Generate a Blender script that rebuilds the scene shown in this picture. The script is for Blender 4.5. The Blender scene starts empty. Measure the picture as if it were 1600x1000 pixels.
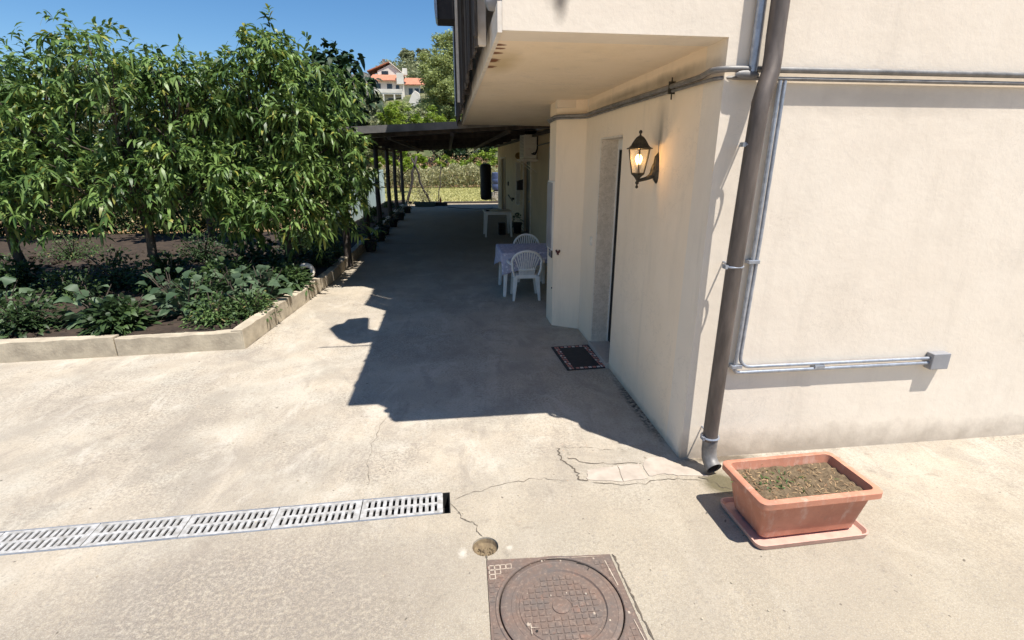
import bpy, bmesh, math, random
from mathutils import Vector, Matrix
import numpy as np
rnd = random.Random(7)
R = math.radians
scene = bpy.context.scene
# ------------------------------------------------------------------ camera
cam_d = bpy.data.cameras.new('camera'); cam = bpy.data.objects.new('camera', cam_d)
scene.collection.objects.link(cam); scene.camera = cam
cam_d.sensor_width = 36.0; cam_d.lens = 36*780/1600.0; cam_d.clip_start = .05; cam_d.clip_end = 3000
CR = ((0.99261878, -0.03674698, 0.11557516), (-0.12127637, -0.30076541, 0.94595571), (0.0, -0.95298994, -0.30300193))
m = Matrix(((CR[0][0], -CR[0][1], -CR[0][2], 0), (CR[1][0], -CR[1][1], -CR[1][2], 0), (CR[2][0], -CR[2][1], -CR[2][2], 2.05), (0, 0, 0, 1)))
cam.matrix_world = m
# ------------------------------------------------------------------ light
world = bpy.data.worlds.new('World'); scene.world = world; world.use_nodes = True
wn = world.node_tree.nodes; wl = world.node_tree.links
sky = wn.new('ShaderNodeTexSky'); sky.sky_type = 'NISHITA'; sky.sun_disc = False
SUN = Vector((.295, -.295, 1.0)).normalized()
sky.sun_elevation = math.asin(SUN.z); sky.sun_rotation = math.atan2(SUN.x, SUN.y)
sky.air_density = 1.0; sky.dust_density = .25; sky.ozone_density = 3.5; sky.altitude = 100
wn['Background'].inputs[1].default_value = .062
hs = wn.new('ShaderNodeHueSaturation'); hs.inputs['Saturation'].default_value = 1.24; hs.inputs['Value'].default_value = 1.42
wl.new(sky.outputs[0], hs.inputs['Color']); wl.new(hs.outputs[0], wn['Background'].inputs[0])
sd = bpy.data.lights.new('sun', 'SUN'); sd.energy = 4.9; sd.angle = R(.55); sd.color = (1, .955, .89)
sun = bpy.data.objects.new('sun', sd); scene.collection.objects.link(sun)
sun.rotation_euler = SUN.to_track_quat('Z', 'Y').to_euler(); sun.location = (5, -5, 15)
scene.view_settings.view_transform = 'Standard'; scene.view_settings.look = 'None'
scene.view_settings.exposure = .66; scene.view_settings.gamma = 1
scene.render.engine = 'CYCLES'
scene.cycles.max_bounces = 8; scene.cycles.diffuse_bounces = 5; scene.cycles.transparent_max_bounces = 8

# ------------------------------------------------------------------ materials
class NT:
    def __init__(s, name):
        s.m = bpy.data.materials.new(name); s.m.use_nodes = True
        s.n = s.m.node_tree.nodes; s.l = s.m.node_tree.links
        s.b = s.n['Principled BSDF']; s.pos = s.n.new('ShaderNodeNewGeometry').outputs['Position']
    def noise(s, scale, detail=4, rough=.55, vec=None, dist=0):
        t = s.n.new('ShaderNodeTexNoise'); t.inputs['Scale'].default_value = scale
        t.inputs['Detail'].default_value = detail; t.inputs['Roughness'].default_value = rough; t.inputs['Distortion'].default_value = dist
        s.l.new(vec or s.pos, t.inputs['Vector']); return t.outputs['Fac']
    def ramp(s, v, a, b, lo=0.0, hi=1.0):
        t = s.n.new('ShaderNodeMapRange'); t.clamp = True
        for i, x in enumerate((a, b, lo, hi)): t.inputs[i+1].default_value = x
        s.l.new(v, t.inputs[0]); return t.outputs[0]
    def mix(s, fac, a, b, mode='MIX'):
        t = s.n.new('ShaderNodeMix'); t.data_type = 'RGBA'; t.blend_type = mode
        for k, v in ((0, fac), (6, a), (7, b)):
            if isinstance(v, (int, float)): t.inputs[k].default_value = v
            elif isinstance(v, tuple): t.inputs[k].default_value = (*v[:3], 1)
            else: s.l.new(v, t.inputs[k])
        return t.outputs[2]
    def math(s, op, a, b=0.0, c=None):
        t = s.n.new('ShaderNodeMath'); t.operation = op
        for k, v in ((0, a), (1, b), (2, c)):
            if v is None: continue
            if isinstance(v, (int, float)): t.inputs[k].default_value = v
            else: s.l.new(v, t.inputs[k])
        return t.outputs[0]
    def mapping(s, scale=(1, 1, 1), loc=(0, 0, 0), rot=(0, 0, 0)):
        t = s.n.new('ShaderNodeMapping'); t.vector_type = 'POINT'
        t.inputs['Scale'].default_value = scale; t.inputs['Location'].default_value = loc; t.inputs['Rotation'].default_value = rot
        s.l.new(s.pos, t.inputs['Vector']); return t.outputs[0]
    def blob(s, c, r, soft=.5, wob=.35, wscale=6.0):
        """1 inside an ellipsoid at c with radii r, ragged edge"""
        v = s.mapping(scale=tuple(1/x for x in r), loc=tuple(-a/x for a, x in zip(c, r)))
        t = s.n.new('ShaderNodeVectorMath'); t.operation = 'LENGTH'; s.l.new(v, t.inputs[0])
        d = s.math('ADD', t.outputs['Value'], s.math('MULTIPLY_ADD', s.noise(wscale, 5, .6), wob*2, -wob))
        return s.ramp(d, 1.0, 1.0-soft)
    def rnd(s):
        g = s.n.new('ShaderNodeNewGeometry'); return g.outputs['Random Per Island']
    def bump(s, h, strength=.3, dist=.01):
        t = s.n.new('ShaderNodeBump'); t.inputs['Strength'].default_value = strength; t.inputs['Distance'].default_value = dist
        s.l.new(h, t.inputs['Height'])
        if s.b.inputs['Normal'].is_linked: s.l.new(s.b.inputs['Normal'].links[0].from_socket, t.inputs['Normal'])
        s.l.new(t.outputs[0], s.b.inputs['Normal'])
    def col(s, c):
        if isinstance(c, tuple): s.b.inputs['Base Color'].default_value = (*c[:3], 1)
        else: s.l.new(c, s.b.inputs['Base Color'])
    def set(s, rough=.8, metal=0, spec=.5):
        s.b.inputs['Roughness'].default_value = rough; s.b.inputs['Metallic'].default_value = metal
        s.b.inputs['Specular IOR Level'].default_value = spec; return s

def simple(name, c1, c2=None, scale=8, rough=.7, metal=0, bump=.15, bscale=60, bdist=.004, spec=.4, stretch=None):
    t = NT(name); t.set(rough, metal, spec); vec = t.mapping(stretch) if stretch else None
    t.col(t.mix(t.ramp(t.noise(scale, 5, .6, vec), .35, .65), c1, c2 or tuple(x*.75 for x in c1)))
    if bump: t.bump(t.noise(bscale, 4, .6, vec), bump, bdist)
    return t.m

def concrete_mat():
    t = NT('concrete'); t.set(.9, 0, .25)
    base = t.mix(t.ramp(t.noise(.9, 6, .6), .35, .68), (.53, .45, .345), (.40, .345, .27))
    # bare sand-coloured patches where the cement skin has worn away
    base = t.mix(t.ramp(t.noise(1.7, 8, .68, t.mapping(loc=(3.1, 7, 0))), .46, .62), base, (.50, .45, .365))
    worn = t.math('MULTIPLY', t.ramp(t.noise(.85, 5, .62, t.mapping(loc=(9, 2, 0))), .42, .58), t.ramp(t.noise(46, 5, .75), .44, .60))
    base = t.mix(t.math('MULTIPLY', worn, .8), base, (.20, .175, .145))
    st0 = t.math('MULTIPLY', t.blob((-1.1, 1.95, 0), (1.3, .85, 1), .6, .35, 2.5), t.ramp(t.noise(42, 6, .8, t.mapping(loc=(1, 1, 0))), .40, .54))
    
    # trowel sweeps
    sw = t.ramp(t.noise(2.4, 6, .7, t.mapping((1, .28, 1), rot=(0, 0, .5)), 1.2), .50, .72)
    base = t.mix(t.math('MULTIPLY', sw, .5), base, (.58, .51, .415))
    # ragged grey weathering and paler trowelled areas
    rg = t.ramp(t.noise(1.25, 10, .72, t.mapping((1, .8, 1), loc=(3, 11, 0), rot=(0, 0, .5)), .5), .50, .60)
    base = t.mix(t.math('MULTIPLY', rg, .5), base, (.27, .235, .19))
    rg2 = t.ramp(t.noise(4.2, 9, .75, t.mapping((1, .5, 1), loc=(13, 1, 0), rot=(0, 0, .6)), .8), .53, .62)
    base = t.mix(t.math('MULTIPLY', rg2, .42), base, (.245, .21, .175))
    rg3 = t.ramp(t.noise(2.8, 8, .7, t.mapping((1, .6, 1), loc=(1, 21, 0), rot=(0, 0, .6)), .6), .55, .64)
    base = t.mix(t.math('MULTIPLY', rg3, .45), base, (.62, .56, .47))
    # darker, yellower tone around the drain and manhole
    nearz = t.blob((.9, 1.6, 0), (4.0, 1.6, 1), .5, .35, 1.6)
    base = t.mix(t.math('MULTIPLY', nearz, .65), base, (.37, .315, .23))
    base = t.mix(t.math('MULTIPLY', t.ramp(t.noise(60, 5, .8), .46, .62), .38), base, (.24, .205, .16))
    base = t.mix(t.math('MULTIPLY', st0, .75), base, (.19, .16, .135))
    # aggregate speckle
    v = t.n.new('ShaderNodeTexVoronoi'); v.inputs['Scale'].default_value = 95; t.l.new(t.pos, v.inputs['Vector'])
    spk = t.ramp(v.outputs['Color'], .80, .95)
    base = t.mix(t.math('MULTIPLY', spk, .5), base, (.24, .215, .19))
    base = t.mix(t.math('MULTIPLY', t.ramp(t.noise(150, 3, .8), .50, .66), .5), base, (.62, .57, .49))
    dots = t.ramp(t.noise(24, 2, .4, t.mapping(loc=(5, 5, 5))), .735, .77)
    base = t.mix(t.math('MULTIPLY', dots, .75), base, (.085, .07, .055))
    ww = t.n.new('ShaderNodeTexWave'); ww.inputs['Scale'].default_value = .35; ww.inputs['Distortion'].default_value = 14; ww.inputs['Detail'].default_value = 5; t.l.new(t.mapping((1, 1, 1), rot=(0, 0, .7)), ww.inputs['Vector'])
    base = t.mix(t.math('MULTIPLY', t.ramp(ww.outputs['Fac'], .6, .95), .22), base, (.30, .26, .21))
    # moss and damp by the spout, dirt at the wall foot
    moss = t.blob((1.74, 2.66, 0), (.17, .17, .5), .5, .35, 14)
    base = t.mix(t.math('MULTIPLY', moss, .85), base, (.10, .085, .04))
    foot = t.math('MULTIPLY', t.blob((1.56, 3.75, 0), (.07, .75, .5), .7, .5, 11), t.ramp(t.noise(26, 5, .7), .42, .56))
    base = t.mix(t.math('MULTIPLY', t.math('MULTIPLY', t.ramp(t.noise(11, 6, .75, t.mapping(loc=(7, 3, 1))), .56, .68), t.ramp(t.noise(1.6, 3, .6, t.mapping(loc=(2, 9, 1))), .45, .6)), .6), base, (.21, .18, .14))
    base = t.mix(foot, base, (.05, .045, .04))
    foot2 = t.blob((1.86, 2.93, 0), (.36, .06, .5), .6, .5, 18)
    base = t.mix(t.math('MULTIPLY', foot2, .8), base, (.10, .075, .05))
    w = t.blob((.0, 2.24, 0), (.03, .05, .5), .8, .8, 40); base = t.mix(t.math('MULTIPLY', w, .6), base, (.66, .61, .52))
    w = t.blob((.26, 2.25, 0), (.03, .022, .5), .8, .8, 40); base = t.mix(t.math('MULTIPLY', w, .5), base, (.66, .61, .52))
    # far part browned and darkened: pergola shade put into the colour
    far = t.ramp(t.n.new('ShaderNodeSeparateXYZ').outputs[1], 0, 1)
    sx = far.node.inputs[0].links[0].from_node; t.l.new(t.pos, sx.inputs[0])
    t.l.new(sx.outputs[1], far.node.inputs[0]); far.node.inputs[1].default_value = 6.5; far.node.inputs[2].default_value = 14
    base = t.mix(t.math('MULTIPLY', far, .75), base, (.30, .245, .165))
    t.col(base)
    t.bump(t.noise(3, 4), .25, .03); t.bump(t.noise(45, 7, .8), .8, .010); t.bump(t.noise(170, 3, .8), .55, .004)
    return t.m

def stucco_mat(name, c1, c2, stains=True):
    t = NT(name); t.set(.88, 0, .25)
    c = t.mix(t.ramp(t.noise(1.3, 5, .6), .35, .7), c1, c2)
    c = t.mix(t.math('MULTIPLY', t.ramp(t.noise(3.2, 7, .7, t.mapping((1, 1, .3), loc=(4, 4, 4))), .5, .68), .35), c, tuple(x*.86 for x in c2))
    if stains:
        def st(pos, rad, col, k, soft=.7, wob=.25, ws=9.0):
            nonlocal c
            c = t.mix(t.math('MULTIPLY', t.blob(pos, rad, soft, wob, ws), k), c, col)
        # dark smudge on the wall above the lantern's mount, soot along the conduit
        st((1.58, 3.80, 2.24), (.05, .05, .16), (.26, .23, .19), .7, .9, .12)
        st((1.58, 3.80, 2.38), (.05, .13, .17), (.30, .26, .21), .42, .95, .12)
        st((1.58, 4.6, 2.61), (.05, 1.6, .06), (.22, .185, .14), .75, .9, .35, 5)
        st((1.58, 3.6, 2.60), (.05, .7, .07), (.20, .17, .13), .6, .9, .35, 5)
        st((.62, 2.96, 2.86), (.055, .05, .13), (.12, .10, .085), .85, .9, .25, 14)
        st((.60, 2.96, 2.98), (.12, .05, .18), (.16, .14, .12), .8, .9, .3, 12)
        st((.40, 3.9, 2.71), (.16, .55, .05), (.50, .36, .16), .6, .8, .4, 4)
        for y, r in ((3.32, .035), (3.42, .03), (3.56, .045), (3.78, .05), (3.84, .05), (4.05, .06)):
            st((.33, y, 2.71), (.055, r, .04), (.17, .055, .02), .9, .4, .5, 24)
        for y in (3.4, 3.7, 4.0, 4.25, 4.6, 5.2): st((.31, y, 2.77), (.03, .03, .03), (.15, .07, .03), .85, .4, .6, 30)
        strk = t.ramp(t.noise(5.5, 6, .7, t.mapping((1.0, 1.0, .09), loc=(1, 2, 3))), .56, .72)
        c = t.mix(t.math('MULTIPLY', strk, .22), c, (.46, .40, .33))
        hair = t.ramp(t.math('ABSOLUTE', t.math('SUBTRACT', t.noise(1.7, 9, .72, t.mapping(loc=(8, 8, 8)), .4), .5)), .004, .0)
        c = t.mix(t.math('MULTIPLY', t.math('MULTIPLY', hair, t.ramp(t.noise(.9, 2), .5, .6)), .4), c, (.34, .29, .24))
        st((2.6, 2.96, 2.42), (1.4, .06, .13), (.45, .39, .32), .55, .9, .5, 6)
        st((1.8, 2.96, 1.2), (.07, .06, 1.3), (.45, .39, .32), .4, .9, .5, 8)
        # rising damp / dirt low on the front wall and at the foot
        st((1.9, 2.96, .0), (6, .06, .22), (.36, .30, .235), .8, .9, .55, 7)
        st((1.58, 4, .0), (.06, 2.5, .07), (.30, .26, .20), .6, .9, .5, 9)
    t.col(c)
    t.bump(t.noise(2.2, 3), .25, .03); t.bump(t.noise(28, 6, .7), .22, .008)
    return t.m

def leaf_mat(name, dark, light, rough=.5, trans=.3, yellow=None):
    t = NT(name); t.set(rough, 0, .35)
    r = t.rnd(); c = t.mix(r, dark, light)
    c = t.mix(t.ramp(t.noise(1.3, 4), .42, .62), c, tuple(x*.7 for x in dark)); c = t.mix(t.math('MULTIPLY', t.ramp(t.noise(3.1, 3, .6, t.mapping(loc=(5, 1, 2))), .52, .66), .55), c, tuple(min(1, x*1.35) for x in light))
    if yellow: c = t.mix(t.ramp(r, .93, .97), c, yellow)
    t.col(c)
    tr = t.n.new('ShaderNodeBsdfTranslucent'); t.l.new(c, tr.inputs[0])
    mx = t.n.new('ShaderNodeMixShader'); mx.inputs[0].default_value = trans
    t.l.new(t.b.outputs[0], mx.inputs[1]); t.l.new(tr.outputs[0], mx.inputs[2])
    t.l.new(mx.outputs[0], t.n['Material Output'].inputs[0]); return t.m

M = {}
M['concrete'] = concrete_mat()
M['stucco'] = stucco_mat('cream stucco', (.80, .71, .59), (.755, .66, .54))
M['stucco_side'] = stucco_mat('warm cream stucco', (.86, .725, .56), (.82, .68, .51))  # warmer copy of the front stucco; tone of the shaded faces put into colour
M['soffit'] = stucco_mat('cream soffit paint', (.88, .73, .55), (.84, .69, .49))  # warm light bounced under the balcony is put into this colour
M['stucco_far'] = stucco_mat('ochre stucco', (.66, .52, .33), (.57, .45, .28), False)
M['trim'] = simple('white trim paint', (.78, .72, .63), (.66, .58, .48), 12, .7, bump=.1)
M['kerb'] = simple('kerb concrete', (.50, .43, .32), (.33, .28, .21), 5, .9, bump=.5, bscale=35, bdist=.01)
M['pit_sand'] = simple('brown sand', (.22, .165, .095), (.14, .10, .06), 40, .95, bump=.6)
M['soil'] = simple('planting soil', (.062, .042, .028), (.03, .021, .015), 9, .95, bump=.8, bscale=30, bdist=.03)
def ground_mat():
    t = NT('dry earth'); t.set(.95, 0, .2)
    c = t.mix(t.ramp(t.noise(.35, 5, .6), .4, .6), (.42, .25, .13), (.30, .20, .11))
    c = t.mix(t.math('MULTIPLY', t.ramp(t.noise(.12, 4, .6), .5, .6), .7), c, (.22, .19, .07))
    t.col(c); t.bump(t.noise(9, 5, .7), .6, .05); return t.m
M['ground'] = ground_mat()
def hill_mat():
    t = NT('hillside scrub'); t.set(.95, 0, .2)
    c = t.mix(t.ramp(t.noise(.22, 6, .7), .42, .6), (.10, .12, .05), (.24, .22, .12))
    t.col(c); t.bump(t.noise(.8, 6, .7), 1, .8); return t.m
M['hill'] = hill_mat()
M['lawn'] = simple('lawn', (.32, .31, .11), (.42, .37, .17), 1.5, .95, bump=.5, bscale=12, bdist=.05)
M['galv'] = simple('galvanised steel', (.42, .45, .50), (.30, .32, .36), 30, .42, .55, bump=.05)
M['old_galv'] = simple('dusty conduit', (.25, .24, .23), (.15, .145, .14), 14, .55, .35, bump=.1)
M['spout'] = simple('weathered zinc', (.17, .14, .12), (.085, .07, .06), 13, .55, .35, bump=.3, bscale=18, bdist=.006, stretch=(1, 1, .22))
M['iron'] = simple('wrought iron patina', (.035, .032, .027), (.075, .065, .045), 45, .5, .5, bump=.35, bscale=80)
M['castiron'] = None
def manhole_mat():
    t = NT('rusty cast iron'); t.set(.68, .25, .4)
    c = t.mix(t.ramp(t.noise(6, 6, .7), .38, .64), (.185, .128, .10), (.145, .12, .105))
    c = t.mix(t.ramp(t.noise(14, 5, .7, t.mapping(loc=(2, 3, 1))), .58, .70), c, (.23, .14, .105))
    c = t.mix(t.math('MULTIPLY', t.ramp(t.noise(60, 4, .7), .52, .7), .5), c, (.36, .27, .21))
    t.col(c); t.bump(t.noise(90, 4, .7), .4, .003); return t.m
M['castiron'] = manhole_mat()
M['cement'] = simple('cement residue', (.50, .42, .33), (.34, .27, .21), 40, .9, bump=.3)
M['white_metal'] = simple('scuffed pale grey grate', (.50, .49, .475), (.30, .285, .26), 26, .6, .1, bump=.25)
M['white_plastic'] = simple('white plastic', (.80, .79, .76), (.70, .69, .65), 5, .42, bump=.03)
M['white_paint'] = simple('white door paint', (.72, .70, .66), (.64, .62, .58), 4, .4, bump=.03)
M['black'] = simple('black rubber', (.022, .021, .024), (.035, .033, .035), 14, .7, bump=.2)
M['dark'] = simple('dark void', (.012, .012, .012), (.02, .018, .016), 14, .8, bump=.1)
M['dark_wood'] = simple('weathered dark wood', (.085, .07, .06), (.04, .033, .03), 9, .85, bump=.5, bscale=30, stretch=(1, 1, .12))
def reed_mat():
    t = NT('weathered reed'); t.set(.9, 0, .2)
    c = t.mix(t.rnd(), (.045, .038, .033), (.12, .105, .09))
    c = t.mix(t.ramp(t.noise(9, 6, .7, t.mapping((1, 1, .15))), .5, .65), c, (.03, .026, .022)); t.col(c)
    t.bump(t.noise(40, 4, .6, t.mapping((1, 1, .1))), .6, .01); return t.m
M['reed'] = reed_mat()
M['sheet'] = simple('grey corrugated sheet', (.24, .225, .215), (.13, .125, .12), 3, .75, bump=.15)
M['bark'] = simple('bark', (.10, .078, .058), (.05, .038, .03), 12, .9, bump=.8, bscale=30, bdist=.02, stretch=(1, 1, .25))
def terra(name, a, b_):
    t = NT(name); t.set(.68, 0, .3)
    c = t.mix(t.ramp(t.noise(5, 6, .65), .35, .68), a, b_)
    c = t.mix(t.math('MULTIPLY', t.ramp(t.noise(16, 7, .75, t.mapping((1, 1, .35))), .53, .66), .5), c, (.60, .42, .33))
    c = t.mix(t.math('MULTIPLY', t.ramp(t.noise(70, 4, .8), .6, .7), .5), c, (.22, .12, .08))
    c = t.mix(t.math('MULTIPLY', t.ramp(t.noise(9, 5, .7, t.mapping(loc=(4, 0, 2))), .6, .68), .4), c, (.30, .17, .12)); t.col(c); t.bump(t.noise(80, 5, .7), .25, .003); return t.m
M['terracotta'] = terra('terracotta plastic', (.56, .25, .16), (.44, .185, .115))
M['saucer'] = simple('pale terracotta saucer', (.62, .38, .30), (.50, .30, .24), 12, .6, bump=.08)
M['potsoil'] = simple('potting soil', (.20, .145, .085), (.10, .07, .04), 40, .95, bump=.9, bscale=70, bdist=.02)
M['granite'] = None
def granite_mat(name, a, b, c3):
    t = NT(name); t.set(.45, 0, .4)
    c = t.mix(t.ramp(t.noise(22, 6, .75, None, .6), .42, .58), a, b)
    c = t.mix(t.ramp(t.noise(70, 3, .8), .58, .68), c, c3); t.col(c); t.bump(t.noise(40, 4), .1, .003); return t.m
M['granite'] = granite_mat('speckled stone', (.74, .66, .56), (.62, .55, .45), (.45, .39, .32))
M['sill'] = granite_mat('pale stone sill', (.50, .45, .38), (.44, .39, .33), (.36, .32, .27))
def glass_mat():
    t = NT('lantern glass'); t.set(.12, 0, .5); t.col((1, .93, .80))
    tb = t.n.new('ShaderNodeBsdfTransparent'); tb.inputs[0].default_value = (1, .95, .86, 1)
    mx = t.n.new('ShaderNodeMixShader'); mx.inputs[0].default_value = .84
    t.l.new(t.b.outputs[0], mx.inputs[1]); t.l.new(tb.outputs[0], mx.inputs[2]); t.l.new(mx.outputs[0], t.n['Material Output'].inputs[0])
    return t.m
M['glass'] = glass_mat()
def emit(name, c, s):
    t = NT(name); t.col(c); t.b.inputs['Emission Color'].default_value = (*c, 1); t.b.inputs['Emission Strength'].default_value = s; return t.m
M['bulb'] = emit('lit bulb', (1, .62, .24), 9)
M['filament'] = emit('bulb core', (1, .82, .5), 30)
M['door_dark'] = simple('dark green door', (.035, .043, .036), (.025, .03, .026), 5, .4, bump=.05)
M['door_brown'] = simple('brown wooden door', (.13, .07, .045), (.085, .045, .03), 8, .5, bump=.2, stretch=(1, 1, .2))
M['door_beige'] = simple('beige door leaf', (.34, .30, .22), (.29, .25, .18), 4, .5, bump=.03)
M['window'] = simple('dark glass', (.02, .022, .025), (.03, .03, .033), 3, .08, bump=0, spec=.6)
M['roof_tile'] = None
def tile_mat():
    t = NT('orange roof tile'); t.set(.9, 0, .2)
    t.col(t.mix(t.ramp(t.noise(1.5, 5, .7), .4, .62), (.58, .25, .155), (.47, .21, .135)))
    t.bump(t.noise(6, 3, .6, t.mapping((3, .3, 1))), .8, .2); return t.m
M['roof_tile'] = tile_mat()
M['house_white'] = simple('pale render', (.78, .73, .64), (.62, .56, .48), .6, .9, bump=.2)
M['stone_wall'] = simple('grey rubble stone', (.36, .33, .28), (.20, .18, .15), 1.1, .9, bump=.9, bscale=2.5, bdist=.3)
M['turquoise'] = simple('pale turquoise sheet', (.42, .53, .52), (.34, .44, .44), 3, .6, bump=.1)
M['blue'] = simple('blue barrel plastic', (.06, .085, .19), (.07, .10, .2), 5, .5, bump=.05)
M['red'] = simple('red plastic', (.5, .04, .03), (.4, .03, .02), 5, .5)
M['green_plastic'] = simple('grey green plastic', (.10, .14, .12), (.07, .10, .09), 9, .6)
M['butterfly'] = simple('dark red enamel', (.13, .02, .018), (.05, .012, .012), 60, .5)
M['ac'] = simple('aged cream metal', (.82, .77, .66), (.74, .68, .57), 4, .5, bump=.04)
M['cabinet'] = simple('grey cabinet paint', (.30, .30, .31), (.25, .25, .26), 5, .5)
M['macrame'] = simple('white cord', (.88, .86, .80), (.8, .77, .70), 30, .8, bump=.3)
M['gold'] = simple('brass', (.55, .36, .12), (.35, .22, .08), 20, .35, .9)
M['bag'] = simple('black vinyl', (.014, .014, .018), (.02, .02, .024), 8, .55, bump=.05)
M['shirt'] = simple('grey cloth', (.25, .24, .23))
def cloth_mat():
    t = NT('lilac patterned tablecloth'); t.set(.85, 0, .2)
    v = t.n.new('ShaderNodeTexVoronoi'); v.inputs['Scale'].default_value = 17; t.l.new(t.pos, v.inputs['Vector'])
    c = t.mix(t.ramp(v.outputs['Distance'], .22, .42), (.60, .60, .68), (.40, .41, .52))
    c = t.mix(t.ramp(t.noise(26, 4, .7), .54, .62), c, (.30, .29, .42))
    c = t.mix(t.ramp(t.noise(15, 3, .6, t.mapping(loc=(3, 3, 3))), .60, .66), c, (.58, .50, .58)); t.col(c); t.bump(t.noise(90, 2), .1, .003); return t.m
M['cloth'] = cloth_mat()
M['leaf_peach'] = leaf_mat('peach leaf', (.075, .145, .035), (.23, .33, .09), .42, .28, (.30, .30, .06))
M['leaf_dark'] = leaf_mat('fig leaf', (.014, .035, .014), (.035, .075, .026), .5, .15)
M['leaf_olive'] = leaf_mat('olive leaf', (.19, .22, .11), (.40, .41, .22), .6, .3)
M['leaf_willow'] = leaf_mat('tall tree leaf', (.24, .30, .10), (.50, .55, .22), .6, .35)
M['leaf_bright'] = leaf_mat('bright bush leaf', (.17, .27, .03), (.35, .44, .06), .5, .35)
M['leaf_grey'] = leaf_mat('cabbage leaf', (.055, .10, .05), (.15, .205, .115), .55, .2)
M['leaf_bed'] = leaf_mat('bed plant leaf', (.03, .06, .02), (.08, .13, .04), .5, .25)
M['leaf_mix'] = leaf_mat('mixed bed leaf', (.05, .10, .03), (.13, .20, .06), .55, .3, (.25, .2, .08))
M['leaf_dry'] = leaf_mat('dry weed', (.27, .27, .13), (.48, .45, .25), .7, .25)
M['leaf_dryred'] = leaf_mat('dry bramble', (.34, .20, .11), (.46, .33, .18), .8, .2)
M['grass'] = leaf_mat('grass blade', (.34, .34, .11), (.60, .56, .26), .7, .3)

# ------------------------------------------------------------------ mesh helpers
class MB:
    def __init__(s): s.v = []; s.f = []
    def add(s, v, f):
        n = len(s.v); s.v += [tuple(p) for p in v]; s.f += [tuple(i+n for i in q) for q in f]; return s
    def box(s, a, b, mtx=None):
        x0, y0, z0 = a; x1, y1, z1 = b
        v = [Vector(p) for p in ((x0,y0,z0),(x1,y0,z0),(x1,y1,z0),(x0,y1,z0),(x0,y0,z1),(x1,y0,z1),(x1,y1,z1),(x0,y1,z1))]
        if mtx: v = [mtx @ p for p in v]
        return s.add(v, [(0,3,2,1),(4,5,6,7),(0,1,5,4),(1,2,6,5),(2,3,7,6),(3,0,4,7)])
    def prism(s, poly, d0, d1, axis='z', taper=1.0):
        def P(a, b, d): return {'z': (a, b, d), 'y': (a, d, b), 'x': (d, a, b)}[axis]
        n = len(poly); cx = sum(p[0] for p in poly)/n; cy = sum(p[1] for p in poly)/n
        v = [P(a, b, d0) for a, b in poly] + [P(cx+(a-cx)*taper, cy+(b-cy)*taper, d1) for a, b in poly]
        return s.add(v, [tuple(range(n))[::-1], tuple(range(n, 2*n))] + [(i, (i+1) % n, n+(i+1) % n, n+i) for i in range(n)])
    def tube(s, pts, r, n=10, cap=True):
        pts = [Vector(p) for p in pts]; rs = r if isinstance(r, (list, tuple)) else [r]*len(pts)
        t0 = (pts[1]-pts[0]).normalized(); up = Vector((0, 0, 1)) if abs(t0.z) < .9 else Vector((1, 0, 0))
        nx = t0.cross(up).normalized(); base = len(s.v)
        for i, p in enumerate(pts):
            if i == 0: t = t0
            elif i == len(pts)-1: t = (pts[i]-pts[i-1]).normalized()
            else: t = ((pts[i+1]-p).normalized()+(p-pts[i-1]).normalized()).normalized()
            nx = (nx-t*nx.dot(t)).normalized(); ny = t.cross(nx)
            for k in range(n):
                a = 2*math.pi*k/n; s.v.append(tuple(p+(nx*math.cos(a)+ny*math.sin(a))*rs[i]))
        for i in range(len(pts)-1):
            for k in range(n):
                a = base+i*n+k; b = base+i*n+(k+1) % n; s.f.append((a, b, b+n, a+n))
        if cap:
            s.f.append(tuple(base+k for k in range(n))[::-1]); e = base+(len(pts)-1)*n; s.f.append(tuple(e+k for k in range(n)))
        return s
    def lathe(s, prof, c=(0, 0, 0), n=24, rot=0):
        base = len(s.v)
        for r, z in prof:
            for k in range(n):
                a = 2*math.pi*k/n+rot; s.v.append((c[0]+r*math.cos(a), c[1]+r*math.sin(a), c[2]+z))
        for i in range(len(prof)-1):
            for k in range(n):
                a = base+i*n+k; b = base+i*n+(k+1) % n; s.f.append((a, b, b+n, a+n))
        s.f.append(tuple(base+k for k in range(n))[::-1]); e = base+(len(prof)-1)*n; s.f.append(tuple(e+k for k in range(n)))
        return s
    def build(s, name, mat, parent=None, smooth=False, bevel=0, auto=True, loc=None):
        me = bpy.data.meshes.new(name); me.from_pydata(s.v, [], s.f); me.update()
        me.materials.append(M[mat] if isinstance(mat, str) else mat)
        if smooth:
            me.polygons.foreach_set('use_smooth', [True]*len(me.polygons))
            if auto: me.set_sharp_from_angle(angle=R(40))
        o = bpy.data.objects.new(name, me); scene.collection.objects.link(o)
        if parent: o.parent = parent
        if bevel:
            b = o.modifiers.new('bevel', 'BEVEL'); b.width = bevel; b.segments = 2; b.limit_method = 'ANGLE'; b.angle_limit = R(40)
        if loc: o.location = loc
        return o
def multi(name, parts, parent=None):
    # one mesh, several materials: [(MB, material key), ...]
    v, f, mi = [], [], []
    for k, (mb, mt_) in enumerate(parts):
        n = len(v); v += mb.v; f += [tuple(i+n for i in q) for q in mb.f]; mi += [k]*len(mb.f)
    mb = MB(); mb.v, mb.f = v, f; o = mb.build(name, parts[0][1], parent)
    for _, mt_ in parts[1:]: o.data.materials.append(M[mt_])
    o.data.polygons.foreach_set('material_index', mi); return o
def tag(o, label=None, cat=None, group=None, kind=None):
    for k, v in (('label', label), ('category', cat), ('group', group), ('kind', kind)):
        if v: o[k] = v
    return o
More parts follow.
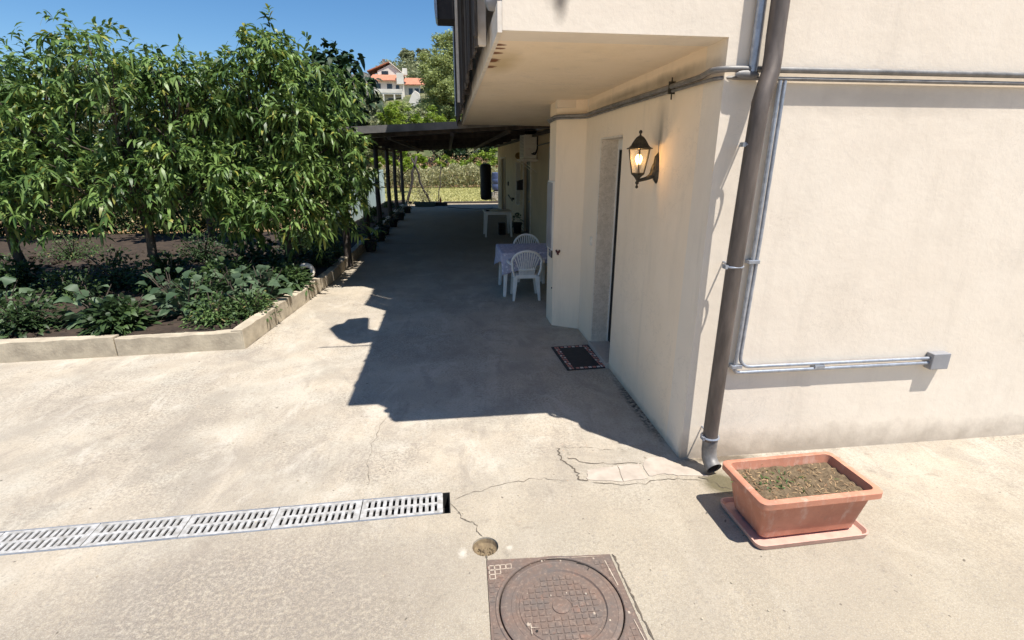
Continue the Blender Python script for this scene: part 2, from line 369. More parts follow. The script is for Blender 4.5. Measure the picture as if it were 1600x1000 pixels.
def empty(name, loc=(0, 0, 0), rz=0, label=None, cat=None, group=None):
    o = bpy.data.objects.new(name, None); o.location = loc; o.rotation_euler.z = rz; o.empty_display_size = .1
    scene.collection.objects.link(o); return tag(o, label, cat, group)
def copy_tree(o, parent=None):
    c = o.copy(); scene.collection.objects.link(c); c.parent = parent
    for ch in [x for x in scene.objects if x.parent == o]: copy_tree(ch, c)
    return c
def arc(c, r, a0, a1, n, ax1, ax2):
    c, ax1, ax2 = Vector(c), Vector(ax1), Vector(ax2)
    return [c+ax1*r*math.cos(R(a0+(a1-a0)*i/n))+ax2*r*math.sin(R(a0+(a1-a0)*i/n)) for i in range(n+1)]
def np_build(name, V, F4, mat, parent=None):
    me = bpy.data.meshes.new(name); nv = len(V); nf = len(F4)
    me.vertices.add(nv); me.vertices.foreach_set('co', np.asarray(V, dtype=np.float32).ravel())
    me.loops.add(nf*4); me.loops.foreach_set('vertex_index', np.asarray(F4, dtype=np.int32).ravel())
    me.polygons.add(nf); me.polygons.foreach_set('loop_start', np.arange(0, nf*4, 4, dtype=np.int32))
    me.update(calc_edges=True); me.validate(); me.materials.append(M[mat])
    o = bpy.data.objects.new(name, me); scene.collection.objects.link(o)
    if parent: o.parent = parent
    return o
G = np.random.default_rng(11)
def unit(a): return a/np.maximum(np.linalg.norm(a, axis=-1, keepdims=True), 1e-9)
def leaves(P, D, L, W, droop=.25, seg=2):
    """P base points, D directions, L lengths, W widths -> long leaves, each its own island"""
    n = len(P); D = unit(D); up = np.array([0, 0, 1.0]) + G.normal(0, .35, (n, 3))
    S = unit(np.cross(D, up)); N = unit(np.cross(S, D)); L = L[:, None]; W = W[:, None]
    dz = np.array([[0, 0, -1.0]])
    c1 = P + D*L*.35 + dz*L*droop*.12; c2 = P + D*L*.7 + dz*L*droop*.5; tip = P + D*L + dz*L*droop*1.1
    V = np.stack([P-S*W*.08, P+S*W*.08, c1-S*W*.5+N*W*.12, c1+S*W*.5+N*W*.12, c2-S*W*.36+N*W*.1, c2+S*W*.36+N*W*.1, tip-S*W*.03, tip+S*W*.03], 1)
    b = (np.arange(n)*8)[:, None, None]; F = np.array([[0, 1, 3, 2], [2, 3, 5, 4], [4, 5, 7, 6]])[None]+b
    return V.reshape(-1, 3), F.reshape(-1, 4)
def quads(P, size, flat=.4):
    n = len(P); A = unit(G.normal(0, 1, (n, 3))*np.array([1, 1, flat])); B = unit(np.cross(A, G.normal(0, 1, (n, 3))))
    s = size[:, None]; V = np.stack([P-A*s, P-B*s*.45, P+A*s, P+B*s*.45], 1)
    return V.reshape(-1, 3), np.arange(n*4).reshape(-1, 4)
def shoot_crown(clusters, n_per, shoot_len, leafL, leafW, per=16, droop=.5, spread=1.0):
    """clusters: (x,y,z,r). leafy shoots radiating from each cluster centre, leaves drooping along each shoot"""
    Ps, Ds, Ls, Ws = [], [], [], []
    for cx, cy, cz, r in clusters:
        k = int(n_per*(r/.4)**2)
        d = unit(G.normal(0, 1, (k, 3))*np.array([1, 1, .8])+np.array([0, 0, .25]))
        base = np.array([cx, cy, cz])+d*r*G.uniform(.15, .95, (k, 1)); ln = shoot_len*G.uniform(.6, 1.3, (k, 1))
        for i in range(per):
            t = i/(per-1)
            p = base+d*ln*t+np.array([0, 0, -1.0])*ln*droop*t*t*.6
            ld = d*.7+unit(G.normal(0, 1, (k, 3)))*.75*spread+np.array([0, 0, -droop*.5])
            Ps.append(p); Ds.append(ld); Ls.append(leafL*G.uniform(.4, 1.3, k)); Ws.append(leafW*G.uniform(.7, 1.2, k))
    return leaves(np.concatenate(Ps), np.concatenate(Ds), np.concatenate(Ls), np.concatenate(Ws), droop)
def limb(mb, a, b, r0, r1, wob=.06, n=6):
    a, b = Vector(a), Vector(b); pts = []
    L = (b-a).length
    for i in range(n+1):
        t = i/n; o = Vector((rnd.uniform(-1, 1), rnd.uniform(-1, 1), rnd.uniform(-.5, .5)))*wob*L*math.sin(math.pi*t)
        pts.append(a.lerp(b, t)+o)
    mb.tube(pts, [r0+(r1-r0)*i/n for i in range(n+1)], 8)
    return pts
def near_tree(name, base, fork_z, lobes, label, mat='leaf_peach', nper=14, leafL=.14, leafW=.042, trunk_r=.07, group=None, shoot=.26, per=15, cl=.34, dens=1.0, droop=.36):
    """lobes: (x,y,z,rx,ry,rz) ellipsoids filled with leafy clusters"""
    root = empty(name, base, 0, label, 'tree', group); bx, by, bz = base
    mb = MB(); fork = (bx+rnd.uniform(-.08, .08), by+rnd.uniform(-.08, .08), fork_z)
    limb(mb, base, fork, trunk_r, trunk_r*.75, .04); cs = []
    for (x, y, z, rx, ry, rz) in lobes:
        pts = limb(mb, fork, (x, y, z-rz*.3), trunk_r*.6, trunk_r*.3, .06)
        k = int(16*dens*(rx*ry*rz)**(2/3)/.8)+3
        for i in range(k):
            d = Vector((rnd.gauss(0, 1), rnd.gauss(0, 1), rnd.gauss(0, 1))).normalized()
            q = rnd.uniform(.45, 1.0)
            c = Vector((x+d.x*rx*q, y+d.y*ry*q, z+d.z*rz*q)); cs.append((*c, cl*rnd.uniform(.7, 1.15)))
            if i % 2 == 0: limb(mb, pts[rnd.randint(3, 6)], c, trunk_r*.25, .006, .05, 4)
    V, F = shoot_crown(cs, nper, shoot, leafL, leafW, per, droop)
    o = mb.build('trunk', 'bark', root, True, auto=False); c = np_build('crown', V, F, mat, root)
    inv = Matrix.Translation(-Vector(base))
    for q in (o, c): q.data.transform(inv)
    return root
def far_tree(name, base, top, lobes, n, size, mat, label, cat='tree', group=None, trunk=.2, clump=60):
    root = empty(name, base, 0, label, cat, group); mb = MB()
    for k, (x, y, z, rx, ry, rz) in enumerate(lobes):
        limb(mb, base if k == 0 else (base[0], base[1], (base[2]+z)/2), (x, y, z), trunk*(1 if k == 0 else .5), trunk*.2, .04)
    w = np.array([(a[3]*a[4]*a[5])**(2/3) for a in lobes]); w = w/w.sum(); Ps = []
    for (x, y, z, rx, ry, rz), ww in zip(lobes, w):
        nc = max(4, int(clump*ww)); cc = unit(G.normal(0, 1, (nc, 3)))*G.uniform(.35, 1.0, (nc, 1))*np.array([rx, ry, rz])+np.array([x, y, z])
        m_ = int(n*ww); idx = G.integers(0, nc, m_); r = min(rx, ry, rz)*.33
        Ps.append(cc[idx]+unit(G.normal(0, 1, (m_, 3)))*G.uniform(.1, 1, (m_, 1))*r*np.array([1.15, 1.15, .8]))
    P = np.concatenate(Ps); V, F = quads(P, size*G.uniform(.6, 1.3, len(P)))
    o = mb.build('trunk', 'bark', root, True, auto=False); c = np_build('crown', V, F, mat, root)
    inv = Matrix.Translation(-Vector(base))
    for q in (o, c): q.data.transform(inv)
    return root
def clump(name, P, D, L, W, mat, parent=None, droop=.3):
    V, F = leaves(P, D, L, W, droop); return np_build(name, V, F, mat, parent)

# ------------------------------------------------------------------ setting: ground
def terrain():
    mb = MB(); xs = [-400, -250, -150, -100, -70]+[-50+3*i for i in range(34)]+[70, 100, 150, 250, 400]
    ys = [-60, -20, -4.5, -3, 0, 5, 10, 14, 20, 26, 32, 38, 44]+[48+4*i for i in range(42)]+[240, 300, 420]
    def hz(x, y):
        if y < 46: return -.45 if (-10 < x < 8 and y < 11) else -.06
        t = min(1, (y-46)/100.0); side = 1/(1+math.exp(-(x+30)/9.0)) * .75 + .25
        z = 27.0*(t**1.25)*side
        if y > 146: z += (y-146)*.02*side
        z += .7*math.sin(x*.21+y*.07)*t+.5*math.sin(x*.09-y*.19)*t
        return z-.06
    for y in ys:
        for x in xs: mb.v.append((x, y, hz(x, y)))
    nx = len(xs)
    for j in range(len(ys)-1):
        for i in range(nx-1): a = j*nx+i; mb.f.append((a, a+1, a+nx+1, a+nx))
    o = mb.build('ground', 'ground', None, True, auto=False)
    o.data.materials.append(M['hill'])
    for p in o.data.polygons: p.material_index = 1 if p.center.y > 50 else 0
    tag(o, kind='structure'); return hz
HZ = terrain()
o = MB().prism([(-9, 27.2), (5.5, 27.2), (9, 44), (-12, 44)], -.05, -.03).build('lawn', 'lawn'); tag(o, kind='structure')

def slab():
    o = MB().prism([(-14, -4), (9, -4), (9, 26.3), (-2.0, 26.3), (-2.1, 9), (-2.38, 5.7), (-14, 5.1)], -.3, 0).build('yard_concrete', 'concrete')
    cut = MB()
    # drain channel, pit by the manhole, manhole seat
    mt = Matrix.Translation((-.10, 2.68, 0)) @ Matrix.Rotation(R(1.2), 4, 'Z')
    cut.box((-4.4, -.103, -.12), (.035, .103, .5), mt)
    cut.lathe([(.0, -.055), (.045, -.052), (.072, -.032), (.084, .3)], (.128, 2.275, 0), 22)
    cut.prism(MH, -.06, .4)
    c = cut.build('cutter', 'concrete')
    b = o.modifiers.new('b', 'BOOLEAN'); b.operation = 'DIFFERENCE'; b.object = c; b.solver = 'EXACT'
    bpy.context.view_layer.update(); dg = bpy.context.evaluated_depsgraph_get()
    me = bpy.data.meshes.new_from_object(o.evaluated_get(dg)); o.modifiers.clear(); o.data = me
    bpy.data.objects.remove(c); tag(o, kind='structure')
MH = [(.105, 1.46), (.815, 1.46), (.80, 2.135), (.125, 2.175)]
slab()
# dressing of the small pit: stony fill
t = MB(); t.lathe([(.001, -.046), (.04, -.046), (.064, -.030), (.077, -.002)], (.128, 2.275, 0), 22); t.f = t.f[:-1]
for i in range(70):
    a = rnd.uniform(0, 6.28); q = rnd.uniform(0, .055); s = rnd.uniform(.004, .011)
    t.lathe([(.001, -s), (s, -s*.2), (s*.8, s*.4), (.001, s*.7)], (.13+q*math.cos(a), 2.27+q*math.sin(a)*.9, -.038), 6, a)
tag(t.build('pit_gravel', 'pit_sand'), 'sandy grit lying in the small round hole beside the manhole', 'gravel', None, 'stuff')

M['crack'] = simple('dirt in cracks', (.14, .115, .085), (.08, .065, .05), 30, .95)
# cracks: thin dark grooves of dirt
def crack(pts, w, label, wob=.014, sub=7):
    P = []
    for (a, b) in zip(pts[:-1], pts[1:]):
        for i in range(sub):
            t_ = i/sub; P.append((a[0]+(b[0]-a[0])*t_+rnd.gauss(0, wob), a[1]+(b[1]-a[1])*t_+rnd.gauss(0, wob)))
    P.append(pts[-1]); mb = MB(); n = len(P)
    for i, p in enumerate(P):
        q = P[min(i+1, n-1)]; r = P[max(i-1, 0)]; dx, dy = q[0]-r[0], q[1]-r[1]; l = math.hypot(dx, dy) or 1
        ww = w*rnd.uniform(.25, 1.2)*.5*(1 if 0 < i < n-1 else .1); mb.v += [(p[0]-dy/l*ww, p[1]+dx/l*ww, .0035), (p[0]+dy/l*ww, p[1]-dx/l*ww, .0035)]
    mb.f = [(2*i, 2*i+1, 2*i+3, 2*i+2) for i in range(n-1)]
    tag(mb.build('crack', 'crack'), label, 'crack')
crack([(-.06, 2.68), (0, 2.52), (.07, 2.47), (.12, 2.35)], .006, 'crack running from the grate end to the small round hole', .006)
crack([(-.05, 2.70), (.22, 2.81), (.5, 2.86), (.72, 2.80)], .004, 'fine crack running right from the grate end across the concrete', .008)
crack([(-.60, 3.86), (-.66, 3.38), (-.60, 2.9)], .004, 'hairline crack from the shadow corner towards the drain grate', .008)
crack([(.74, 3.21), (.73, 3.06), (.80, 2.93), (.80, 2.81), (.86, 2.78)], .011, 'jagged crack along the left end of the patched paving', .008)
crack([(.76, 3.21), (.95, 3.2), (1.15, 3.13)], .004, 'thin crack along the top of the broken patch by the wall', .008)
crack([(.78, 3.07), (.9, 2.99), (1.1, 2.96), (1.3, 2.95)], .008, 'crack along the upper edge of the pale paving fragments', .007)
crack([(.86, 2.78), (1.1, 2.71), (1.4, 2.74), (1.62, 2.70)], .006, 'crack along the lower edge of the pale paving fragments', .007)
crack([(-1.75, 13.35), (-.9, 13.2), (-.2, 13.1)], .04, 'dark expansion joint crossing the shaded yard', .003)
crack([(.812, 2.13), (.822, 2.0), (.824, 1.85), (.832, 1.7), (.838, 1.5)], .012, 'broken concrete seam along the right edge of the manhole', .004)
crack([(.13, 2.16), (.128, 2.21)], .01, 'short crack joining the small hole and the manhole corner', .001)
crack([(1.62, 2.75), (1.72, 2.62), (1.86, 2.5)], .006, 'crack in the damp concrete between spout and planter', .01)
# pale paving fragments set in the yard
def frag(poly, label, mat='sill'):
    P = []
    for a, b in zip(poly, poly[1:]+poly[:1]):
        for i in range(4): t_ = i/4; P.append((a[0]+(b[0]-a[0])*t_+rnd.gauss(0, .004), a[1]+(b[1]-a[1])*t_+rnd.gauss(0, .004)))
    tag(MB().prism(P, -.01, .005).build('paving_fragment', mat), label, 'paving slab', 'pale paving fragments let into the concrete')
M['pale_pave'] = simple('pale pinkish paving', (.46, .395, .325), (.36, .305, .25), 9, .8, bump=.2)
frag([(.88, 2.90), (.87, 2.86), (.86, 2.80), (1.08, 2.755), (1.10, 2.93), (.9, 2.91)], 'leftmost pale paving fragment with a notched corner', 'pale_pave')
frag([(1.11, 2.93), (1.09, 2.755), (1.26, 2.76), (1.27, 2.94)], 'middle pale paving fragment of the strip', 'pale_pave')
frag([(1.30, 2.95), (1.28, 2.79), (1.40, 2.80), (1.50, 2.77), (1.68, 2.74), (1.60, 2.85), (1.52, 2.90), (1.47, 3.0), (1.36, 3.0)], 'rightmost pale cement fragment ending near the drain spout', 'pale_pave')
# grit on the concrete
P = []
t = MB()
for i in range(260):
    x, y = rnd.uniform(-2.2, 1.7), rnd.uniform(1.5, 5.0); s = rnd.choice((.002, .003, .003, .005, .007))
    t.lathe([(.0005, 0), (s, s*.3), (s*.7, s*.9), (.0005, s)], (x, y, .0), 5, rnd.uniform(0, 6))
tag(t.build('grit', 'kerb'), 'tiny stones scattered over the sunlit concrete', 'grit', None, 'stuff')

# ------------------------------------------------------------------ drain grate, manhole
mt = Matrix.Translation((-.10, 2.68, 0)) @ Matrix.Rotation(R(1.2), 4, 'Z')
ch = empty('drain_channel', mt.to_translation(), R(1.2), 'recessed drain channel under the white grates', 'drain')
b = MB(); b.box((-4.38, -.0995, -.118), (.033, .0995, -.112)); b.box((-4.38, -.1022, -.112), (.034, -.0975, -.002)); b.box((-4.38, .0975, -.112), (.034, .1022, -.002)); b.box((.028, -.0975, -.112), (.0345, .0975, -.002)); b.build('channel_bed', 'dark', ch)
b = MB(); b.box((-4.38, -.1028, -.012), (-.02, -.0962, .004)); b.box((-4.38, .0962, -.012), (-.02, .1028, .004)); b.build('channel_edge', 'galv', ch)
glabels = ['nearest white slotted grate ending at the dark gap near the hole', 'second white slotted grate from the right end of the drain',
           'third white slotted grate from the right end of the drain', 'white slotted grate fourth from the right end of the drain',
           'white slotted grate fifth from the right end', 'white slotted grate sixth from the right end', 'white slotted grate seventh from the right end',
           'white slotted grate farthest left in the drain line']
def grate(nslots=12):
    Lg, Wg, th = .497, .188, .012; mb = MB(); xs = [0.0]; pitch = (Lg-.05)/nslots
    sw = .0155
    # ribs between slots, rails along the length
    for x0, x1 in [(0, .025+(pitch-sw)/2)]+[(.025+pitch*i+(pitch+sw)/2, .025+pitch*(i+1)+(pitch-sw)/2) for i in range(nslots-1)]+[(Lg-.025-(pitch-sw)/2, Lg)]:
        mb.box((x0, -Wg/2+.020, -th), (x1, Wg/2-.020, 0))
    for y0, y1 in ((-Wg/2, -Wg/2+.0205), (-.009, .009), (Wg/2-.0205, Wg/2)):
        mb.box((0, y0, -th-.001), (Lg, y1, .001))
    return mb
g0 = None
for i in range(8):
    if g0 is None:
        o = grate().build('drain_grate', 'white_metal', None, bevel=.0015); g0 = o
    else: o = g0.copy(); scene.collection.objects.link(o)
    tag(o, glabels[i], 'drain grate', 'white grates in a row over the drain channel')
    off = -.508-.503*i
    o.matrix_world = mt @ Matrix.Translation((off, 0, .004)) @ (Matrix.Rotation(R(rnd.uniform(-.4, .4)), 4, 'Z') if i else Matrix())
mh = empty('manhole', (.465, 1.84, 0), 0, 'rusty brown manhole with round lid in a square frame', 'manhole')
CX, CY, RO = .465, 1.838, .302
fr = MB(); N = 96
# frame top: square with round opening (radial strips)
def frame_pt(a):
    dx, dy = math.cos(a), math.sin(a); best = 9
    for p, q in zip(MH, MH[1:]+MH[:1]):
        ex, ey = q[0]-p[0], q[1]-p[1]; den = dx*ey-dy*ex
        if abs(den) < 1e-9: continue
        t_ = ((p[0]-CX)*ey-(p[1]-CY)*ex)/den; u_ = ((p[0]-CX)*dy-(p[1]-CY)*dx)/den
        if t_ > 0 and -.001 <= u_ <= 1.001: best = min(best, t_)
    return (CX+dx*best*.992, CY+dy*best*.992)
angs = sorted([2*math.pi*k/N for k in range(N)]+[math.atan2(p[1]-CY, p[0]-CX) % (2*math.pi) for p in MH])
N = len(angs)
for a in angs:
    x, y = frame_pt(a); c_, s_ = math.cos(a), math.sin(a)
    fr.v += [(x, y, -.03), (x, y, .003), (CX+RO*c_+.0*c_, CY+RO*s_, .003), (CX+(RO-.002)*c_, CY+(RO-.002)*s_, -.03)]
for k in range(N):
    a = 4*k; b_ = 4*((k+1) % N); fr.f += [(a, b_, b_+1, a+1), (a+1, b_+1, b_+2, a+2), (a+2, b_+2, b_+3, a+3)]
gr = MB(); pt = .0285   # raised chequer squares on the frame corners
for i in range(26):
    for j in range(27):
        x = .128+pt*i; y = 1.47+pt*j; s = .011
        cx_, cy_ = x+s, y+s
        if math.hypot(cx_-CX, cy_-CY) < RO+.030 or cx_ > .785-.0*(y) or cy_ > 2.115+(.46-cx_)*.05: continue
        gr.box((x, y, .002), (x+2*s, y+2*s, .0055))
ring = MB(); ring.lathe([(RO, .0), (RO+.003, .006), (RO+.014, .007), (RO+.018, .003)], (CX, CY, 0), 96)
ring.f = [f for f in ring.f if len(f) == 4]; ring.build('frame_rim', 'castiron', mh, True)
lid = MB(); lid.lathe([(RO-.008, -.03), (RO-.008, .002), (RO-.012, .005), (RO-.03, .006), (RO-.032, .0045), (.243, .0045), (.241, .006), (.222, .006), (.216, -.002), (.205, -.002), (.203, .0015),
                       (.052, .0015), (.050, -.001), (.044, -.001), (.043, .004), (.03, .0055), (.002, .006)], (CX, CY, 0), 96)

tr = MB(); pt = .0335
for i in range(-7, 8):
    for j in range(-7, 8):
        x, y = CX+i*pt, CY+j*pt; s = .0125
        if max(math.hypot(x-CX+a*s, y-CY+b_*s) for a in (-1, 1) for b_ in (-1, 1)) > .2 or math.hypot(x-CX, y-CY) < .066: continue
        tr.box((x-s, y-s, .001), (x+s, y+s, .005), Matrix.Translation((CX, CY, 0)) @ Matrix.Rotation(R(-1.5), 4, 'Z') @ Matrix.Translation((-CX, -CY, 0)))

cm = MB()
for (ci, cj) in ((0, 0), (1, 0), (2, 0), (3, 0), (0, 1), (1, 1), (0, 2)):
    x, y = .1335+.030*ci, 2.128-.030*cj
    for (ax, ay, bx_, by_) in ((0, 0, .030, -.0045), (0, -.030, .0045, 0), (.0285, -.030, .033, 0), (0, -.033, .033, -.0285)):
        cm.box((x+ax, y+min(ay, by_), .002), (x+bx_, y+max(ay, by_), .0062+.0001*(ci+2*cj)+(.00005 if ax else 0)))
for (x0, y0, x1, y1, w) in ((.45, 2.139, .74, 2.121, .004), (.757, 2.09, .775, 1.92, .006), (.785, 1.72, .80, 1.58, .012), (.30, 1.70, .302, 1.76, .005), (.303, 1.735, .33, 1.733, .004)):
    d = Vector((x1-x0, y1-y0)).normalized()*w; nrm = Vector((-d.y, d.x)); k = 8; pl, pr = [], []
    for i in range(k+1):
        t_ = i/k; q = rnd.uniform(.3, 1.1); x = x0+(x1-x0)*t_; y = y0+(y1-y0)*t_
        pl.append((x+nrm.x*q*.5, y+nrm.y*q*.5)); pr.append((x-nrm.x*q*.5, y-nrm.y*q*.5))
    b0 = len(cm.v); cm.v += [(a, b_, .0067) for a, b_ in pl]+[(a, b_, .0067) for a, b_ in pr]
    cm.f += [(b0+i, b0+i+1, b0+k+2+i, b0+k+1+i) for i in range(k)]
for (x, y, r) in ((.29, 1.755, .010), (.425, 1.90, .004), (.505, 1.905, .004), (.60, 1.89, .005), (.61, 1.775, .008), (.52, 2.115, .006), (.42, 2.125, .006), (.775, 1.76, .008), (.70, 2.11, .007)):
    cm.lathe([(r, .0045), (r*.7, .0085), (.001, .009)], (x, y, 0), 7, rnd.uniform(0, 6))
multi('frame', [(fr, 'castiron'), (gr, 'castiron'), (cm, 'cement')], mh)
sl = MB(); sl.box((.60, 2.075, .0062), (.655, 2.081, .0072), Matrix.Translation((.627, 2.078, 0)) @ Matrix.Rotation(R(-22), 4, 'Z') @ Matrix.Translation((-.627, -2.078, 0)))
sl.box((.645, 2.04, .0062), (.665, 2.0445, .0072), Matrix.Translation((.655, 2.04, 0)) @ Matrix.Rotation(R(55), 4, 'Z') @ Matrix.Translation((-.655, -2.04, 0)))
sl.lathe([(.006, .0062), (.006, .0072), (.001, .0072)], (.325, 1.715, 0), 10)

lo = multi('lid', [(lid, 'castiron'), (tr, 'castiron'), (sl, 'dark')], mh); lo.data.polygons.foreach_set('use_smooth', [True]*len(lo.data.polygons)); lo.data.set_sharp_from_angle(angle=R(35))
for q in mh.children: q.data.transform(Matrix.Translation((-.465, -1.84, 0)))


# ------------------------------------------------------------------ house
house = empty('house', (1.6, 2.96, 0), 0, 'two storey cream stucco house with overhanging balcony and screened rail', 'house')
HI = Matrix.Translation((-1.6, -2.96, 0))
def hpart(mb, name, mat, parent=None, **k):
    o = mb.build(name, mat, parent or house, **k); o.data.transform(HI); return o
w = MB()
# front wall and balcony front in one plane: walls 0.24 thick
w.prism([(1.58, 0), (9, 0), (9, 5.6), (1.70, 5.6), (1.70, 3.9), (.44, 3.9), (.44, 3.02), (.31, 3.02), (.31, 2.71), (1.58, 2.71)], 2.96, 3.20, 'y')
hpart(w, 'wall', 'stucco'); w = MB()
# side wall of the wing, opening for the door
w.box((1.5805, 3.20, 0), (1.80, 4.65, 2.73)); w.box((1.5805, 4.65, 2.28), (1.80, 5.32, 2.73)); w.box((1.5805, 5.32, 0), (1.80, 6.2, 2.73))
# pilaster block
w.prism([(1.27, 6.12), (1.5815, 5.93), (2.5, 5.93), (2.5, 6.5), (1.27, 6.5)], 0, 2.73)
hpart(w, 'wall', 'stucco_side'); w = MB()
# recessed wall of the rear range
for y0, y1, z0, z1 in ((6.5, 14.0, 0, 2.9), (14.0, 15.25, 2.08, 2.9), (15.25, 20.2, 0, 2.9), (20.2, 21.9, 2.15, 2.9), (21.9, 23.3, 0, 2.9)):
    w.box((2.23, y0, z0), (2.5, y1, z1))
w.box((2.2295, 23.3, 0), (9, 23.5, 5.6))
hpart(w, 'wall', 'stucco_far'); w = MB()
w.box((1.70, 3.2, 2.83), (1.95, 11.0, 5.6)); w.box((2.26, 11.0, 2.9), (2.5, 23.3, 5.6))
w.box((1.9, 10.9, 2.84), (2.5, 11.1, 5.6))
w.box((.33, 3.2, 2.83), (.44, 10.9, 3.9))            # balcony parapet
hpart(w, 'wall', 'stucco')
s = MB(); s.box((.312, 3.2, 2.712), (2.6, 11.0, 2.828)); hpart(s, 'soffit', 'soffit')
s = MB(); s.box((.285, 2.962, 2.70), (.3105, 11.0, 2.845)); hpart(s, 'slab_edge', 'trim')
s = MB(); s.box((1.25, 6.0, 2.63), (1.6, 6.12, 2.7125)); s.box((1.60, 5.86, 2.63), (1.5795, 5.95, 2.7125)); hpart(s, 'ceiling_moulding', 'stucco')
s = MB(); s.box((.2, 2.955, 3.87), (1.69, 3.24, 3.95)); s.box((.2, 3.24, 3.90), (.44, 10.9, 3.95)); hpart(s, 'rail_cap', 'trim')
# roof and ceiling of the wing keep light out
s = MB(); s.box((1.3, 2.6, 5.6), (9.4, 23.9, 5.75)); rf = hpart(s, 'roof', 'roof_tile')
s = MB(); s.box((1.83, 3.2, 2.74), (9, 6.2, 2.80)); s.box((2.5, 6.5, 2.84), (9, 23.3, 2.9)); hpart(s, 'ceiling', 'stucco')
# reed and board screen hung outside the balcony rail
def screen(y0, y1, z0, z1, x=.2):
    mb = MB(); y = y0
    while y < y1:
        wd = rnd.uniform(.035, .085); dx = rnd.uniform(-.012, .012)
        mb.box((x+dx-.008, y, z0+rnd.uniform(-.02, .05)), (x+dx+.008, y+wd, z1+rnd.uniform(-.03, .0)))
        y += wd+rnd.uniform(.0, .012)
    return mb
sc_ = hpart(screen(3.34, 5.9, 2.74, 3.95), 'screen', 'reed'); hpart(screen(5.9, 10.6, 2.70, 5.15), 'screen', 'reed')
for y, z1 in ((3.5, 3.95), (5.9, 5.2), (8.2, 5.2), (10.55, 5.2)):
    mb = MB(); mb.box((.212, y-.03, 2.74), (.262, y+.03, z1)); hpart(mb, 'screen_post', 'trim' if y in (3.5, 8.2) else 'dark_wood')
mb = MB(); mb.box((.15, 7.0, 2.78), (.185, 7.08, 5.1)); hpart(mb, 'screen_post', 'trim')
mb = MB(); mb.tube([(.165, 9.4, 2.8), (.17, 9.4, 5.1)], .014, 8); hpart(mb, 'cable', 'galv')
# boxy balcony eaves with gutter, plus unseen slab added above to shade the yard
mb = MB(); mb.box((-.065, 7.2, 3.76), (.165, 7.55, 5.3)); mb.box((-.25, 7.0, 5.45), (1.68, 11.0, 5.59)); hpart(mb, 'eave', 'black')
mb = MB(); mb.prism([(-.10, 3.86), (-.09, 3.79), (-.066, 3.755), (-.066, 5.3), (-.10, 5.3)], 7.17, 7.56, 'y'); hpart(mb, 'gutter', 'galv')
# front door in its recess
d = MB(); d.box((1.79, 4.655, .06), (1.83, 5.315, 2.275)); dr = hpart(d, 'door', 'white_paint')
d = MB(); d.box((1.7895, 4.78, .25), (1.786, 5.255, 2.15)); hpart(d, 'pane', 'window', dr)
d = MB(); d.box((1.765, 4.66, .07), (1.7855, 5.262, 2.16)); d.box((1.76, 5.252, .07), (1.7858, 5.262, 2.16)); 
hpart(d, 'screen_door', 'dark')  # near-black sheet painting in the shaded gap at the door
d = MB(); d.box((1.755, 5.263, .062), (1.789, 5.317, 2.276)); d.box((1.755, 4.66, 2.165), (1.789, 5.262, 2.276)); hpart(d, 'door_frame', 'white_paint')
d = MB(); d.box((1.573, 5.296, .055), (1.788, 5.3185, 2.279)); hpart(d, 'door_jamb', 'granite')
d = MB(); d.box((1.572, 4.648, 2.262), (1.753, 5.295, 2.2785)); hpart(d, 'door_head', 'granite')
d = MB(); d.box((1.545, 4.63, .0), (1.789, 5.33, .055)); hpart(d, 'step', 'sill', bevel=.004)
# rear doors on the recessed wall
d = MB(); d.box((2.30, 14.0, 0), (2.34, 14.66, 2.075)); hpart(d, 'door', 'door_beige')
d = MB(); d.box((2.30, 14.67, 0), (2.345, 15.25, 2.075)); hpart(d, 'door', 'door_dark')
d = MB(); d.lathe([(.02, 0), (.03, .01), (.03, .03), (.01, .04)], (0, 0, 0), 10); o = d.build('handle', 'gold', [q for q in house.children if q.name.startswith('door.0')][-2] if False else house)
o.data.transform(Matrix.Translation((2.29, 14.5, .95)) @ Matrix.Rotation(R(-90), 4, 'Y')); o.data.transform(HI)
for y in (13.93, 15.26):
    d = MB(); d.box((2.205, y, 0), (2.36, y+.06, 2.14)); hpart(d, 'door_frame', 'trim')
d = MB(); d.box((2.205, 13.99, 2.078), (2.36, 15.26, 2.138)); hpart(d, 'door_frame', 'trim')
d = MB(); d.box((2.28, 20.2, 0), (2.33, 21.9, 2.145)); hpart(d, 'door', 'door_brown')
d = MB(); d.box((2.17, 20.1, 2.155), (2.228, 22.0, 2.2)); hpart(d, 'door_hood', 'trim')
d = MB(); d.box((2.20, 11.15, .55), (2.228, 11.35, 2.35)); hpart(d, 'shutter', 'cabinet')

# ------------------------------------------------------------------ wall lantern
ln = empty('wall_lantern', (1.58, 3.81, 2.0), 0, 'lit black coach lantern on a curved arm beside the door', 'wall lamp')
Lx, Ly = -.148, .01      # lamp axis relative to the mount; arm leaves the wall towards -X
LI = Vector((Lx, Ly, 0))
bp = MB()   # back plate: tall pointed leaf shape
prof = [(-.115, .012), (-.10, .03), (-.07, .040), (-.02, .040), (.03, .032), (.07, .026), (.10, .016), (.118, .005)]
pts = [(-y, z) for z, y in prof]+[(y, z) for z, y in prof[::-1]]
bp.prism(pts, 0, -.026, 'x', .72); bp.build('back_plate', 'iron', ln, bevel=.003)
am = MB(); am.tube([(-.015, 0, -.02), (-.028, 0, -.042), (-.05, .002, -.062), (-.08, .005, -.076), (-.115, .008, -.085), (Lx, Ly, -.092)], [.034, .030, .021, .015, .013, .013], 12)
am.tube([(-.01, 0, .06), (-.018, 0, .02), (-.028, 0, -.02), (-.045, 0, -.055)], [.008, .022, .026, .012], 10); am.build('arm', 'iron', ln, True)
def hexl(mb, prof): return mb.lathe(prof, (Lx, Ly, 0), 6, R(12))
